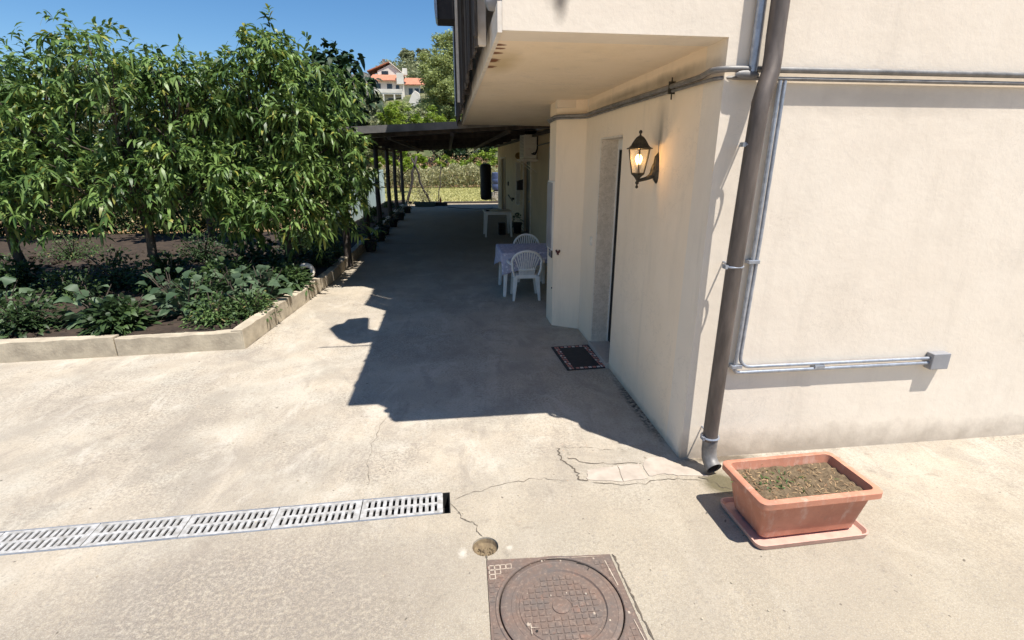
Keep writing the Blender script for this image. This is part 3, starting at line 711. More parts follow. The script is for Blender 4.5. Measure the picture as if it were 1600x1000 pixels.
bs = MB(); hexl(bs, [(.010, -.09), (.015, -.084), (.020, -.075), (.036, -.058), (.055, -.045), (.057, -.038), (.052, -.036)]); bs.build('base', 'iron', ln)
fn = MB(); fn.lathe([(.002, -.150), (.010, -.145), (.012, -.136), (.007, -.128), (.005, -.122), (.013, -.113), (.014, -.102), (.008, -.094), (.010, -.086)], (Lx, Ly, 0), 14); fn.build('finial', 'iron', ln, True)
cp = MB(); hexl(cp, [(.094, .136), (.108, .138), (.108, .143), (.090, .149), (.074, .164), (.060, .186), (.046, .205), (.030, .222), (.012, .232)])
cp.build('roof_cap', 'iron', ln)
fn = MB(); fn.lathe([(.010, .226), (.007, .240), (.005, .244), (.012, .252), (.013, .260), (.009, .268), (.002, .272)], (Lx, Ly, 0), 14); fn.build('finial', 'iron', ln, True)
br = MB(); gl = MB()
z0, z1, r0, r1 = -.038, .138, .052, .086
for k in range(6):
    a = R(12+60*k); a2 = R(72+60*k); p0 = Vector((Lx+r0*math.cos(a), Ly+r0*math.sin(a), z0)); p1 = Vector((Lx+r1*math.cos(a), Ly+r1*math.sin(a), z1))
    q0 = Vector((Lx+r0*math.cos(a2), Ly+r0*math.sin(a2), z0)); q1 = Vector((Lx+r1*math.cos(a2), Ly+r1*math.sin(a2), z1))
    br.tube([p0, p1], .0045, 6); br.tube([p0, q0], .005, 6); br.tube([p1, q1], .005, 6)
    gl.add([p0*.96+Vector((Lx, Ly, z0))*.04, q0*.96+Vector((Lx, Ly, z0))*.04, q1*.96+Vector((Lx, Ly, z1))*.04, p1*.96+Vector((Lx, Ly, z1))*.04], [(0, 1, 2, 3)])
br.build('frame', 'iron', ln); gl.build('glass', 'glass', ln)
hd = MB(); hd.lathe([(.016, -.038), (.016, -.01), (.019, -.005), (.019, .025), (.013, .03)], (Lx, Ly, 0), 14); hd.build('lamp_holder', 'cabinet', ln, True)
bb = MB(); bb.lathe([(.012, .028), (.016, .036), (.023, .052), (.026, .068), (.023, .084), (.014, .096), (.002, .101)], (Lx, Ly, 0), 18); bo = bb.build('bulb', 'bulb', ln, True)
wr = MB(); wr.tube([(-.004, 0, .11), (-.004, .0, .20)], .003, 6); wr.build('cable', 'cabinet', ln)
pl = bpy.data.lights.new('lamp_light', 'POINT'); pl.energy = .85; pl.color = (1, .60, .25); pl.shadow_soft_size = .02
po = bpy.data.objects.new('lamp_light', pl); scene.collection.objects.link(po); po.parent = ln; po.location = (Lx-.030, Ly-.030, .070)

# ------------------------------------------------------------------ conduits, spouts
cd = empty('electrical_conduit', (1.55, 4.5, 2.55), 0, 'grey conduit bundle clamped along the wall under the balcony', 'conduit')
CI = Matrix.Translation((-1.55, -4.5, -2.55))
def cpart(mb, name, mat, root, I, **k): o = mb.build(name, mat, root, **k); o.data.transform(I); return o
a = MB(); a.tube([(4.5, 2.925, 2.545), (1.72, 2.925, 2.545)]+arc((1.62, 3.02, 2.545), .095, -90, -180, 6, (1, 0, 0), (0, 1, 0))+[(1.552, 3.2, 2.54), (1.552, 4.3, 2.545), (1.555, 5.2, 2.55), (1.55, 5.84, 2.545), (1.50, 5.90, 2.543), (1.29, 6.06, 2.545), (1.245, 6.11, 2.54), (1.245, 6.5, 2.53)], .017, 10)
cpart(a, 'pipe', 'old_galv', cd, CI, smooth=True)
a = MB(); a.tube([(4.5, 2.93, 2.50), (1.75, 2.93, 2.50)]+arc((1.62, 3.04, 2.505), .075, -90, -180, 6, (1, 0, 0), (0, 1, 0))+[(1.562, 3.3, 2.512), (1.562, 4.6, 2.52), (1.562, 5.83, 2.515), (1.50, 5.92, 2.515), (1.30, 6.07, 2.52), (1.255, 6.12, 2.515), (1.255, 6.5, 2.505)], .011, 8)
cpart(a, 'pipe', 'old_galv', cd, CI, smooth=True)
a = MB(); a.tube([(2.215, 6.5, 2.50), (2.212, 12.9, 2.42)], .014, 8); cpart(a, 'pipe', 'old_galv', cd, CI, smooth=True)
a = MB(); a.lathe([(.002, -.012), (.04, -.008), (.045, .004), (.03, .012), (.002, .014)], (0, 0, 0), 16)
a_o = a.build('junction_box', 'old_galv', cd, smooth=True); a_o.data.transform(Matrix.Translation((1.69, 2.915, 2.515)) @ Matrix.Rotation(R(90), 4, 'X') @ Matrix.Diagonal((1.6, .5, 1, 1))); a_o.data.transform(CI)
for y in (3.62,): 
    a = MB(); a.box((1.534, y-.006, 2.495), (1.581, y+.006, 2.575)); a.tube([(1.56, y, 2.46), (1.555, y, 2.60)], .005, 6); cpart(a, 'clamp', 'iron', cd, CI)
ds = empty('downspout', (1.72, 2.82, 0), 0, 'dark zinc downspout at the house corner with open elbow at the foot', 'downspout')
DI = Matrix.Translation((-1.72, -2.82, 0))
a = MB(); a.tube([(1.80, 2.87, 4.2), (1.80, 2.87, 2.70), (1.797, 2.86, 2.61), (1.78, 2.835, 2.52), (1.745, 2.81, 2.43), (1.725, 2.80, 2.36), (1.718, 2.795, 2.26), (1.716, 2.80, 2.1), (1.708, 2.81, 1.5), (1.706, 2.82, .32), (1.708, 2.82, .235)], .048, 18)
cpart(a, 'pipe', 'spout', ds, DI, smooth=True)
a = MB(); path = [(1.711, 2.82, .25), (1.71, 2.818, .16), (1.711, 2.805, .11), (1.715, 2.775, .075), (1.72, 2.74, .058)]
a.tube(path, [.049, .049, .05, .051, .053], 18, cap=False); a.tube(path, [.045, .045, .046, .047, .049], 18, cap=False)
cpart(a, 'elbow', 'old_galv', ds, DI, smooth=True)
a = MB(); a.lathe([(.0, 0), (.044, .001)], (0, 0, 0), 16); o = a.build('opening', 'dark', ds); o.data.transform(Matrix.Translation((1.716, 2.765, .073)) @ Matrix.Rotation(R(62), 4, 'X')); o.data.transform(DI)
for z, x in ((2.14, 1.717), (1.44, 1.708), (.26, 1.708)):
    a = MB(); a.tube(arc((x, 2.824, z), .056, 0, 360, 20, (1, 0, 0), (0, 1, 0)), .007, 6); a.tube([(x, 2.87, z), (x+.01, 2.96, z)], .006, 6)
    a.box((x-.068, 2.79, z-.012), (x-.05, 2.83, z+.012)); cpart(a, 'clamp', 'galv', ds, DI, smooth=True)
vp = MB(); vp.tube([(1.725, 2.925, 2.53), (1.725, 2.925, 4.6)], .024, 14); tag(vp.build('riser_pipe', 'galv', None, True), 'light grey vertical pipe rising up the front wall above the conduit', 'pipe')
lp = empty('conduit_loop', (1.9, 2.93, .7), 0, 'pair of thin light grey conduits bending right beside the downspout', 'conduit')
I2 = Matrix.Translation((-1.9, -2.93, -.7))
a = MB(); a.tube([(1.905, 2.93, 2.49), (1.90, 2.93, 1.6), (1.885, 2.93, .72), (1.885, 2.93, .695), (1.895, 2.93, .68), (1.92, 2.93, .675), (3.4, 2.93, .675)], .0125, 10); cpart(a, 'pipe', 'galv', lp, I2, smooth=True)
a = MB(); a.tube([(1.935, 2.93, 2.49), (1.93, 2.93, 1.6), (1.915, 2.93, .82)]+arc((1.99, 2.93, .79), .075, 180, 270, 8, (1, 0, 0), (0, 0, 1))+[(3.4, 2.93, .71)], .0115, 10); cpart(a, 'pipe', 'galv', lp, I2, smooth=True)
a = MB(); a.box((3.36, 2.90, .63), (3.50, 2.9595, .75)); cpart(a, 'junction_box', 'cabinet', lp, I2, bevel=.006)
for p in ((1.897, 1.44), (1.885, .72), (2.5, .69)):
    a = MB(); a.box((p[0]-.03, 2.914, p[1]-.012), (p[0]+.045, 2.9605, p[1]+.012)); cpart(a, 'clamp', 'galv', lp, I2, bevel=.003)

# ------------------------------------------------------------------ small wall things
a = MB(); a.prism([(5.46, 1.14), (5.54, 1.14), (5.54, 1.24), (5.46, 1.24)], 1.5795, 1.568, 'x', .9)
a.box((1.562, 5.485, 1.17), (1.569, 5.515, 1.21)); tag(a.build('light_switch', 'trim', None, bevel=.002), 'small cream light switch on the wall left of the door', 'switch')
bf = MB(); y0 = 6.06
def on_pil(u, z, d=.012): # along the slanted front face
    t_ = u; return (1.27+.3115*t_+(-.52)*d, 6.12-.19*t_-.85*d, z)
for sg in (-1, 1):
    v = [on_pil(.17, .965), on_pil(.17+sg*.035, 1.0), on_pil(.17+sg*.085, .995), on_pil(.17+sg*.075, .968), on_pil(.17+sg*.03, .955), on_pil(.17+sg*.035, .935), on_pil(.17, .94)]
    v2 = [tuple(Vector(p)+Vector((.004, .006, 0))) for p in v]; n = len(v)
    bf.add(v+v2, [tuple(range(n)), tuple(range(n, 2*n))[::-1]]+[(i, (i+1) % n, n+(i+1) % n, n+i) for i in range(n)])
bf.tube([on_pil(.17, .935, .014), on_pil(.17, .985, .014)], .005, 6)
tag(bf.build('butterfly_ornament', 'butterfly'), 'small dark red butterfly ornament on the projecting wall corner', 'ornament')
mc = empty('meter_cabinet', (1.25, 6.3, 1.4), 0, 'narrow grey meter cabinet on the side of the projecting wall', 'cabinet')
a = MB(); a.box((-.012, -.14, -.40), (.019, .14, .40)); a.build('door', 'cabinet', mc, bevel=.003)
a = MB(); a.box((.0, -.16, -.42), (.0195, .16, .42)); a.build('frame', 'white_paint', mc)
a = MB(); a.box((1.255, 6.17, .88), (1.2695, 6.36, 1.0)); tag(a.build('house_plaque', 'window', None, bevel=.003), 'small dark plaque below the grey meter cabinet', 'plaque')
a = MB(); a.lathe([(.002, 0), (.012, .002), (.010, .01), (.002, .014)], (0, 0, 0), 10); o = a.build('wall_socket', 'black'); o.matrix_world = Matrix.Translation((1.268, 6.13, .5)) @ Matrix.Rotation(R(-90), 4, 'Y'); tag(o, 'tiny dark socket low on the projecting corner', 'socket')

# air conditioner on its shelf
ac = empty('air_conditioner', (2.06, 13.4, 2.11), 0, 'boxy cream air conditioner unit on a wall shelf under the pergola', 'air conditioner')
a = MB(); a.box((-.17, -.40, 0), (.155, .40, .66)); a.build('body', 'ac', ac, bevel=.012)
a = MB()
for i in range(14): a.box((-.176, -.34, .06+.034*i), (-.1705, .28, .075+.034*i))
a.build('grille', 'cabinet', ac)
a = MB(); a.box((-.13, -.405, .06), (.11, -.4005, .26)); a.box((-.14, -.406, .34), (.12, -.4005, .36)); a.box((.0, -.41, .09), (.10, -.405, .20)); a.build('side_cover', 'trim', ac, bevel=.002)
a = MB(); a.tube([(.02, -.42, .12), (.10, -.45, .1), (.16, -.44, .25), (.162, -.43, .6)], .018, 8); a.tube([(.06, -.42, .14), (.13, -.46, .14), (.162, -.46, .3), (.164, -.46, .6)], .014, 8); a.build('pipe', 'black', ac, smooth=True)
sh = empty('wall_shelf', (2.23, 13.4, 2.06), 0, 'pale bracket shelf carrying the air conditioner', 'shelf')
a = MB(); a.box((-.40, -.48, .0), (-.002, .46, .045)); a.build('board', 'trim', sh)
for y in (-.35, .35):
    a = MB(); a.box((-.36, y-.015, -.02), (-.002, y+.015, -.001)); a.tube([(-.34, y, -.02), (-.01, y, -.28)], .01, 6); a.build('bracket', 'trim', sh)
# ornaments on the rear wall
mac = MB()
for i in range(22):
    z = 1.97-.056*i; rr = .040+.012*math.sin(i*1.9)
    mac.tube(arc((2.13, 15.9, z), rr, 0, 360, 10, (1, 0, 0), (0, 0, 1)), .016, 5); mac.tube(arc((2.13, 15.93, z-.03), rr*.6, 0, 360, 8, (1, 0, 0), (0, 0, 1)), .008, 5)
mac.box((2.075, 15.95, .9), (2.185, 15.96, 2.0)); mac.tube([(2.07, 15.9, 2.02), (2.07, 15.9, .78)], .016, 5); mac.tube([(2.19, 15.9, 2.02), (2.19, 15.9, .9)], .012, 5)
tag(mac.build('hanging_macrame', 'macrame'), 'long white looped macrame strip hanging against the rear wall', 'wall hanging')
a = MB(); a.lathe([(.01, 0), (.10, .005), (.11, .02), (.05, .03), (.01, .032)], (0, 0, 0), 18); o = a.build('wall_clock', 'gold', None, True); o.matrix_world = Matrix.Translation((2.14, 15.85, 2.2)) @ Matrix.Rotation(R(70), 4, 'X'); tag(o, 'small round brass disc above the white macrame strip', 'ornament')
a = MB(); a.box((2.04, 15.38, 1.22), (2.2295, 15.56, 1.47)); a.prism([(2.02, 1.47), (2.2295, 1.47), (2.2295, 1.53)], 15.36, 15.58, 'y'); tag(a.build('letter_box', 'black', None, bevel=.004), 'black letter box on the rear wall by the dark door', 'letter box')
a = MB(); a.box((2.19, 19.2, 1.18), (2.2295, 19.35, 1.33)); a.box((2.18, 19.24, 1.22), (2.19, 19.31, 1.29)); tag(a.build('wall_switch', 'black', None, bevel=.004), 'small dark switch box on the far rear wall', 'switch')
a = MB(); a.box((2.14, 17.6, .78), (2.2295, 17.8, .84)); a.tube([(2.2, 17.9, .72), (2.1, 18.3, .9)], .02, 6); tag(a.build('wall_tap', 'iron'), 'dark tap fitting low on the rear wall', 'tap')

# ------------------------------------------------------------------ door mat
dm = empty('door_mat', (1.35, 4.97, 0), R(3), 'dark rubber doormat with reddish block border before the door', 'doormat')
a = MB(); a.box((-.23, -.34, .001), (.23, .34, .011)); mat0 = a
a = MB(); c2 = MB()
M['mat_red'] = simple('faded red rubber', (.62, .26, .20), (.42, .19, .15), 30, .8); M['mat_pale'] = simple('faded pale rubber', (.80, .70, .62), (.55, .46, .42), 30, .8)
for i in range(11):
    for sx in (-.19, .15):
        y = -.325+.0595*i
        for k, xx in enumerate((sx, sx+.027)): (a if (i+k) % 3 else c2).box((xx-.012, y, .0105), (xx+.008, y+rnd.uniform(.03, .045), .0135))
for i in range(6):
    for sy in (-.325, .285): x = -.13+.045*i; (c2 if (i % 2) else a).box((x, sy, .0105), (x+.032, sy+.032, .0135))
multi('mat', [(mat0, 'black'), (a, 'mat_red'), (c2, 'mat_pale')], dm)

# ------------------------------------------------------------------ planter
pn = empty('terracotta_planter', (1.96, 2.27, 0), R(1.5), 'rectangular terracotta plastic planter with dry soil on a saucer', 'planter')
def rrect(hx, hy, r, n=5):
    P = []
    for (cx_, cy_, a0) in ((hx-r, hy-r, 0), (-hx+r, hy-r, 90), (-hx+r, -hy+r, 180), (hx-r, -hy+r, 270)):
        for i in range(n+1): a_ = R(a0+90*i/n); P.append((cx_+r*math.cos(a_), cy_+r*math.sin(a_)))
    return P
def loft(mb, rings):
    n = len(rings[0][0]); base = len(mb.v)
    for P, z in rings: mb.v += [(x, y, z) for x, y in P]
    for i in range(len(rings)-1):
        for k in range(n): a_ = base+i*n+k; b_ = base+i*n+(k+1) % n; mb.f.append((a_, b_, b_+n, a_+n))
    mb.f.append(tuple(base+k for k in range(n))[::-1]); return mb
p = MB(); loft(p, [(rrect(.29, .145, .03), .03), (rrect(.335, .18, .035), .262), (rrect(.365, .205, .04), .264), (rrect(.372, .212, .042), .27), (rrect(.372, .212, .042), .305), (rrect(.366, .206, .04), .31), (rrect(.335, .178, .035), .31), (rrect(.328, .17, .034), .25), (rrect(.31, .155, .03), .20)])
p.build('pot', 'terracotta', pn, True)
p = MB(); loft(p, [(rrect(.31, .17, .04), .001), (rrect(.345, .205, .045), .004), (rrect(.352, .212, .045), .034), (rrect(.344, .204, .045), .035), (rrect(.33, .19, .04), .012)]); p.f.append(tuple(range(len(p.v)-24, len(p.v)))); p.build('saucer', 'saucer', pn, True)
p = MB(); gx, gy = 26, 15
for j in range(gy):
    for i in range(gx): p.v.append((-.322+.644*i/(gx-1), -.165+.33*j/(gy-1), .258+rnd.uniform(-.007, .010)))
p.f = [(j*gx+i, j*gx+i+1, (j+1)*gx+i+1, (j+1)*gx+i) for j in range(gy-1) for i in range(gx-1)]; p.build('soil', 'potsoil', pn, True, auto=False)
n = 220; P = np.stack([G.uniform(-.30, .30, n), G.uniform(-.15, .15, n), np.full(n, .262)], 1); Dn = G.normal(0, 1, (n, 3)); Dn[:, 2] = np.abs(Dn[:, 2])*.5
clump('dry_sprigs', P, Dn, G.uniform(.015, .05, n), G.uniform(.004, .008, n), 'leaf_dryred', pn)['kind'] = 'stuff'
n = 60; P = np.stack([G.normal(-.1, .1, n), G.normal(.02, .05, n), np.full(n, .262)], 1); Dn = G.normal(0, 1, (n, 3)); Dn[:, 2] = np.abs(Dn[:, 2])+.4
clump('moss', P, Dn, G.uniform(.02, .05, n), G.uniform(.006, .012, n), 'leaf_mix', pn)['kind'] = 'stuff'  # short upright weed leaves growing in the planter

# ------------------------------------------------------------------ plastic tables and chairs
def table(name, cx_, cy_, hx, hy, h, label, rz=0):
    t = empty(name, (cx_, cy_, 0), rz, label, 'table'); a = MB()
    loft(a, [(rrect(hx-.02, hy-.02, .05), h-.03), (rrect(hx, hy, .06), h-.022), (rrect(hx, hy, .06), h-.005), (rrect(hx-.006, hy-.006, .06), h)]); a.f.append(tuple(range(len(a.v)-24, len(a.v)))); a.build('tabletop', 'white_plastic', t, True)
    a = MB(); loft(a, [(rrect(hx-.05, hy-.05, .04), h-.09), (rrect(hx-.045, hy-.045, .04), h-.031)]); a.f.append(tuple(range(24, 48))); a.build('apron', 'white_plastic', t, True)
    for sx in (-1, 1):
        for sy in (-1, 1):
            a = MB(); x, y = sx*(hx-.07), sy*(hy-.07); x2, y2 = sx*(hx-.035), sy*(hy-.035)
            a.add([(x2-.024, y2-.024, 0), (x2+.024, y2-.024, 0), (x2+.024, y2+.024, 0), (x2-.024, y2+.024, 0), (x-.035, y-.035, h-.05), (x+.035, y-.035, h-.05), (x+.035, y+.035, h-.05), (x-.035, y+.035, h-.05)],
                  [(0, 3, 2, 1), (4, 5, 6, 7), (0, 1, 5, 4), (1, 2, 6, 5), (2, 3, 7, 6), (3, 0, 4, 7)]); a.build('leg', 'white_plastic', t, bevel=.008)
    return t
TX, TY = 1.20, 8.03
table('plastic_table', TX, TY, .42, .43, .70, 'white plastic table under the lilac cloth by the wall')
table('plastic_table', 1.35, 14.5, .40, .38, .71, 'bare white plastic table farther down the yard')
a = MB(); a.box((1.35, 14.6, 0), (1.62, 14.85, .012)); a.box((1.35, 14.6, .012), (1.37, 14.85, .55)); a.box((1.60, 14.6, .012), (1.62, 14.85, .55)); a.box((1.37, 14.83, .012), (1.60, 14.85, .55)); a.box((1.37, 14.6, .27), (1.60, 14.83, .29)); a.box((1.37, 14.6, .53), (1.60, 14.83, .55))
a.v = [(1.5+(p[0]-1.485)*.75, p[1], p[2]*.6) for p in a.v]; tag(a.build('crate', 'dark_wood'), 'small dark box standing beneath the bare white table', 'box')
a = MB(); a.lathe([(.03, 0), (.05, .01), (.05, .03), (.04, .035)], (1.06, 14.3, .711), 14); tag(a.build('ashtray', 'black', None, True), 'small dark ashtray on the bare white table', 'ashtray')
# cloth: draped grid with falling corners
def cloth():
    n = 70; h = .705; hx, hy = .42, .43; S = .66; V = []; F = []
    for j in range(n+1):
        for i in range(n+1):
            u = -S+2*S*i/n; v = -S+2*S*j/n
            # rotate the cloth a little on the table
            a_ = R(14); x = u*math.cos(a_)-v*math.sin(a_); y = u*math.sin(a_)+v*math.cos(a_)
            ox = max(0, abs(x)-hx); oy = max(0, abs(y)-hy); over = math.hypot(ox, oy)
            fold = 1+.35*math.sin(9*math.atan2(y, x)+1)+.2*math.sin(17*math.atan2(y, x))
            out = min(over, .02)+over*.10*fold
            sx = math.copysign(min(abs(x), hx), x); sy = math.copysign(min(abs(y), hy), y)
            if over > 0: dx, dy = ox/over*math.copysign(1, x), oy/over*math.copysign(1, y)
            else: dx = dy = 0
            V.append((TX+sx+dx*out, TY+sy+dy*out, h-max(0, over-.012)*.97+.0015*math.sin(i*.7)*math.cos(j*.5)))
    for j in range(n):
        for i in range(n): a_ = j*(n+1)+i; F.append((a_, a_+1, a_+n+2, a_+n+1))
    mb = MB(); mb.v = V; mb.f = F; o = mb.build('tablecloth', 'cloth', None, True, auto=False)
    s = o.modifiers.new('s', 'SOLIDIFY'); s.thickness = .002; s.offset = 1
    tag(o, 'lilac patterned cloth draped over the nearer plastic table', 'tablecloth')
cloth()
def chair(label, loc, rz):
    """back towards -Y, seat faces +Y"""
    c = empty('plastic_chair', loc, rz, label, 'chair', 'white plastic garden chairs at the cloth covered table')
    a = MB(); P = rrect(.21, .20, .06); loft(a, [([(x, y+.20) for x, y in P], .36), ([(x*1.02, y*1.02+.20) for x, y in P], .37), ([(x*1.02, y*1.02+.20) for x, y in P], .385), ([(x*.97, y*.97+.2) for x, y in P], .392)]); a.f.append(tuple(range(len(a.v)-24, len(a.v)))); a.build('seat', 'white_plastic', c, True)
    # back: bow with fan slats
    bow = []
    for i in range(25):
        t_ = math.pi*i/24; x = -.235*math.cos(t_); z = .52+.255*math.sin(t_)**.75; bow.append((x*(.93 if z < .58 else 1), -.075+.04*(x/.235)**2, z))
    bow = [(-.19, .0, .40), (-.21, -.035, .47)]+bow+[(.21, -.035, .47), (.19, .0, .40)]
    a = MB(); a.tube(bow, .019, 8); a.build('back_frame', 'white_plastic', c, smooth=True)
    a = MB(); 
    for k in range(-5, 6):
        xb = k*.021; xt = k*.038; zt = .52+.255*max(.02, 1-(xt/.235)**2)**.375-.01
        for (x0, z0, x1, z1) in ((xb, .38, xb*1.12, .475), (xb*1.15, .50, xt, zt)):
            y0_, y1_ = -.005-.05*(z0-.38)/.3, -.01-.06*(z1-.38)/.36
            a.add([(x0-.0075, y0_, z0), (x0+.0075, y0_, z0), (x1+.0085, y1_-.005, z1), (x1-.0085, y1_-.005, z1), (x0-.0075, y0_+.009, z0), (x0+.0075, y0_+.009, z0), (x1+.0085, y1_+.004, z1), (x1-.0085, y1_+.004, z1)], [(0, 1, 2, 3), (7, 6, 5, 4), (0, 4, 5, 1), (1, 5, 6, 2), (2, 6, 7, 3), (3, 7, 4, 0)])
    a.build('back_slats', 'white_plastic', c)
    a = MB(); a.tube([(-.13, -.022, .49), (0, -.030, .485), (.13, -.022, .49)], .014, 8); a.box((-.15, -.014, .345), (.15, .012, .40)); a.build('back_rail', 'white_plastic', c, bevel=.004)
    for sx in (-1, 1):
        a = MB(); a.tube([(sx*.225, -.02, .56), (sx*.265, .03, .585), (sx*.275, .15, .585), (sx*.265, .30, .575), (sx*.24, .36, .52), (sx*.215, .37, .38)], [.014, .02, .024, .022, .018, .018], 8); a.build('armrest', 'white_plastic', c, smooth=True)
        for y, y2 in ((.0, -.03), (.36, .40)):
            a = MB(); x, x2 = sx*.165, sx*.20
            a.add([(x2-.018, y2-.02, 0), (x2+.018, y2-.02, 0), (x2+.018, y2+.02, 0), (x2-.018, y2+.02, 0), (x-.035, y-.028, .375), (x+.035, y-.028, .375), (x+.035, y+.028, .375), (x-.035, y+.028, .375)],
                  [(0, 3, 2, 1), (4, 5, 6, 7), (0, 1, 5, 4), (1, 2, 6, 5), (2, 3, 7, 6), (3, 0, 4, 7)]); a.build('leg', 'white_plastic', c, bevel=.006)
    return c
c0 = chair('nearer white plastic chair with its fan back to the viewer', (1.125, 7.38, 0), R(-2))
c1 = copy_tree(c0); c1.location = (1.37, 9.0, 0); c1.rotation_euler.z = R(180); c1['label'] = 'farther white plastic chair showing only its back above the table'

# ------------------------------------------------------------------ pergola
pg = empty('pergola', (0, 10.4, 0), 0, 'dark pergola with corrugated sheet roof on wooden posts along the yard', 'pergola')
PI_ = Matrix.Translation((0, -10.4, 0))
def ppart(mb, name, mat, **k): o = mb.build(name, mat, pg, **k); o.data.transform(PI_); return o
def rz_(x): return 2.66+.055*x
# corrugated roof, sheets running across the slope
a = MB(); nx_, n_ = 2, 220; Y0, Y1 = 10.25, 24.3
for j in range(n_+1):
    y = Y0+(Y1-Y0)*j/n_
    for x in (-2.35, 2.2): a.v.append((x, y, rz_(x)+.05+.014*math.sin(j*1.35)))
for j in range(n_): a.f.append((2*j, 2*j+1, 2*j+3, 2*j+2))
o = ppart(a, 'roof', 'sheet', smooth=True, auto=False); s = o.modifiers.new('s', 'SOLIDIFY'); s.thickness = .012
a = MB(); a.add([(-2.36, 10.20, rz_(-2.36)-.03), (2.2, 10.20, rz_(2.2)-.03), (2.2, 10.20, rz_(2.2)+.10), (-2.36, 10.20, rz_(-2.36)+.10), (-2.36, 10.24, rz_(-2.36)-.03), (2.2, 10.24, rz_(2.2)-.03), (2.2, 10.24, rz_(2.2)+.10), (-2.36, 10.24, rz_(-2.36)+.10)], [(0, 1, 2, 3), (7, 6, 5, 4), (0, 4, 5, 1), (1, 5, 6, 2), (2, 6, 7, 3), (3, 7, 4, 0)]); ppart(a, 'edge_board', 'sheet')
for i, y in enumerate((10.4, 13.0, 15.6, 18.2, 20.8, 23.6)):
    a = MB(); x0, x1 = -2.2, 2.2; a.add([(x0, y, rz_(x0)-.09), (x1, y, rz_(x1)-.09), (x1, y, rz_(x1)+.02), (x0, y, rz_(x0)+.02), (x0, y+.09, rz_(x0)-.09), (x1, y+.09, rz_(x1)-.09), (x1, y+.09, rz_(x1)+.02), (x0, y+.09, rz_(x0)+.02)], [(0, 1, 2, 3), (7, 6, 5, 4), (0, 4, 5, 1), (1, 5, 6, 2), (2, 6, 7, 3), (3, 7, 4, 0)])
    ppart(a, 'rafter', 'dark_wood')
    a = MB(); xb = -2.10+(.02 if i % 2 else 0); a.tube([(xb, y+.04, 0), (xb+rnd.uniform(-.02, .02), y+.04, 1.2), (xb+.03, y+.04, rz_(-2.1)-.09)], [.078, .07, .064], 10); ppart(a, 'post', 'dark_wood', smooth=True)
for x in (-2.1, -1.1, .1, 1.2, 2.12):
    a = MB(); a.box((x-.035, 10.3, rz_(x)-.155), (x+.035, 24.0, rz_(x)-.092)); ppart(a, 'beam', 'dark_wood')
a = MB(); a.tube([(-1.2, 10.45, rz_(-1.2)-.13), (-.6, 11.6, rz_(-.6)-.15)], .03, 8); ppart(a, 'brace', 'dark_wood')
pb = empty('punching_bag', (1.60, 22.5, 1.95), 0, 'long black punching bag hanging from the far end of the pergola', 'punching bag')
a = MB(); a.lathe([(.08, -1.52), (.19, -1.50), (.235, -1.44), (.245, -1.30), (.245, -.2), (.235, -.09), (.19, -.02), (.05, 0)], (0, 0, 0), 28); a.build('bag', 'bag', pb, True)
a = MB(); 
for i in range(11): a.tube(arc((0, 0, .02+.05*i), .03, 0, 360, 8, (1, 0, 0) if i % 2 else (0, 1, 0), (0, 0, 1)), .007, 5)
a.build('chain', 'iron', pb)

# ------------------------------------------------------------------ raised bed and garden wall at left
bed = MB(); nxb, nyb = 30, 60
def bedx(y): return -2.38+.28*min(1, (y-5.7)/3.3)+.1*max(0, (y-9))/17 if y > 5.7 else -2.38
for j in range(nyb+1):
    for i in range(nxb+1):
        y = 5.4+(26.0-5.4)*j/nyb; x1 = bedx(y)-.05; x0 = -14 if y < 14.5 else -3.1; x = x1+(x0-x1)*i/nxb
        bed.v.append((x, max(y, 5.75-.052*(-2.38-x)+.05) if j == 0 else y, .17+.035*math.sin(x*2.3+y)*math.cos(y*1.7)+rnd.uniform(-.012, .012)))
bed.f = [(j*(nxb+1)+i, (j+1)*(nxb+1)+i, (j+1)*(nxb+1)+i+1, j*(nxb+1)+i+1) for j in range(nyb) for i in range(nxb)]
tag(bed.build('planting_bed', 'soil', None, True, auto=False), kind='structure')
labels_k = {}
kb = empty('bed_kerb', (-2.3, 8, 0), 0, 'low rough concrete kerb edging the planting bed', 'kerb')
ys = [5.68, 6.62, 7.25, 7.8, 8.4, 9.1, 10.3, 11.6, 13.0, 14.5, 16.2, 18.2, 20.5, 23.0, 25.9]
def kblock(p, q, h, wd=.13):
    p, q = Vector((*p, 0)), Vector((*q, 0)); d = (q-p).normalized(); nrm = Vector((-d.y, d.x, 0))*wd; q = q-d*.012; mb = MB(); n = 8
    for k in range(n+1):
        c_ = p.lerp(q, k/n)
        for s_, z in ((0, 0), (0, h), (1, h), (1, 0)): mb.v.append(tuple(c_+nrm*s_+Vector((rnd.uniform(-.006, .006) if 0 < k < n else 0, 0, z+(rnd.uniform(-.012, .008) if z else 0)))))
    for k in range(n):
        for e in range(3): a_ = 4*k+e; mb.f.append((a_, a_+1, a_+5, a_+4))
    mb.f += [(0, 3, 2, 1), (4*n, 4*n+1, 4*n+2, 4*n+3)]; o = mb.build('kerb_block', 'kerb', kb, bevel=.006); o.data.transform(Matrix.Translation((2.3, -8, 0)))
for i, (y0_, y1_) in enumerate(zip(ys[:-1], ys[1:])): kblock((bedx(y0_)-.004, y0_), (bedx(y1_)-.004, y1_), .24-.03*min(1, i/3)+rnd.uniform(-.015, .015))
for i in range(9): x = -2.40-1.3*i; kblock((x, 5.68-.052*(-2.38-x)), (x-1.3, 5.68-.052*(-2.38-x+1.3)), .22+rnd.uniform(-.02, .02), -.13)

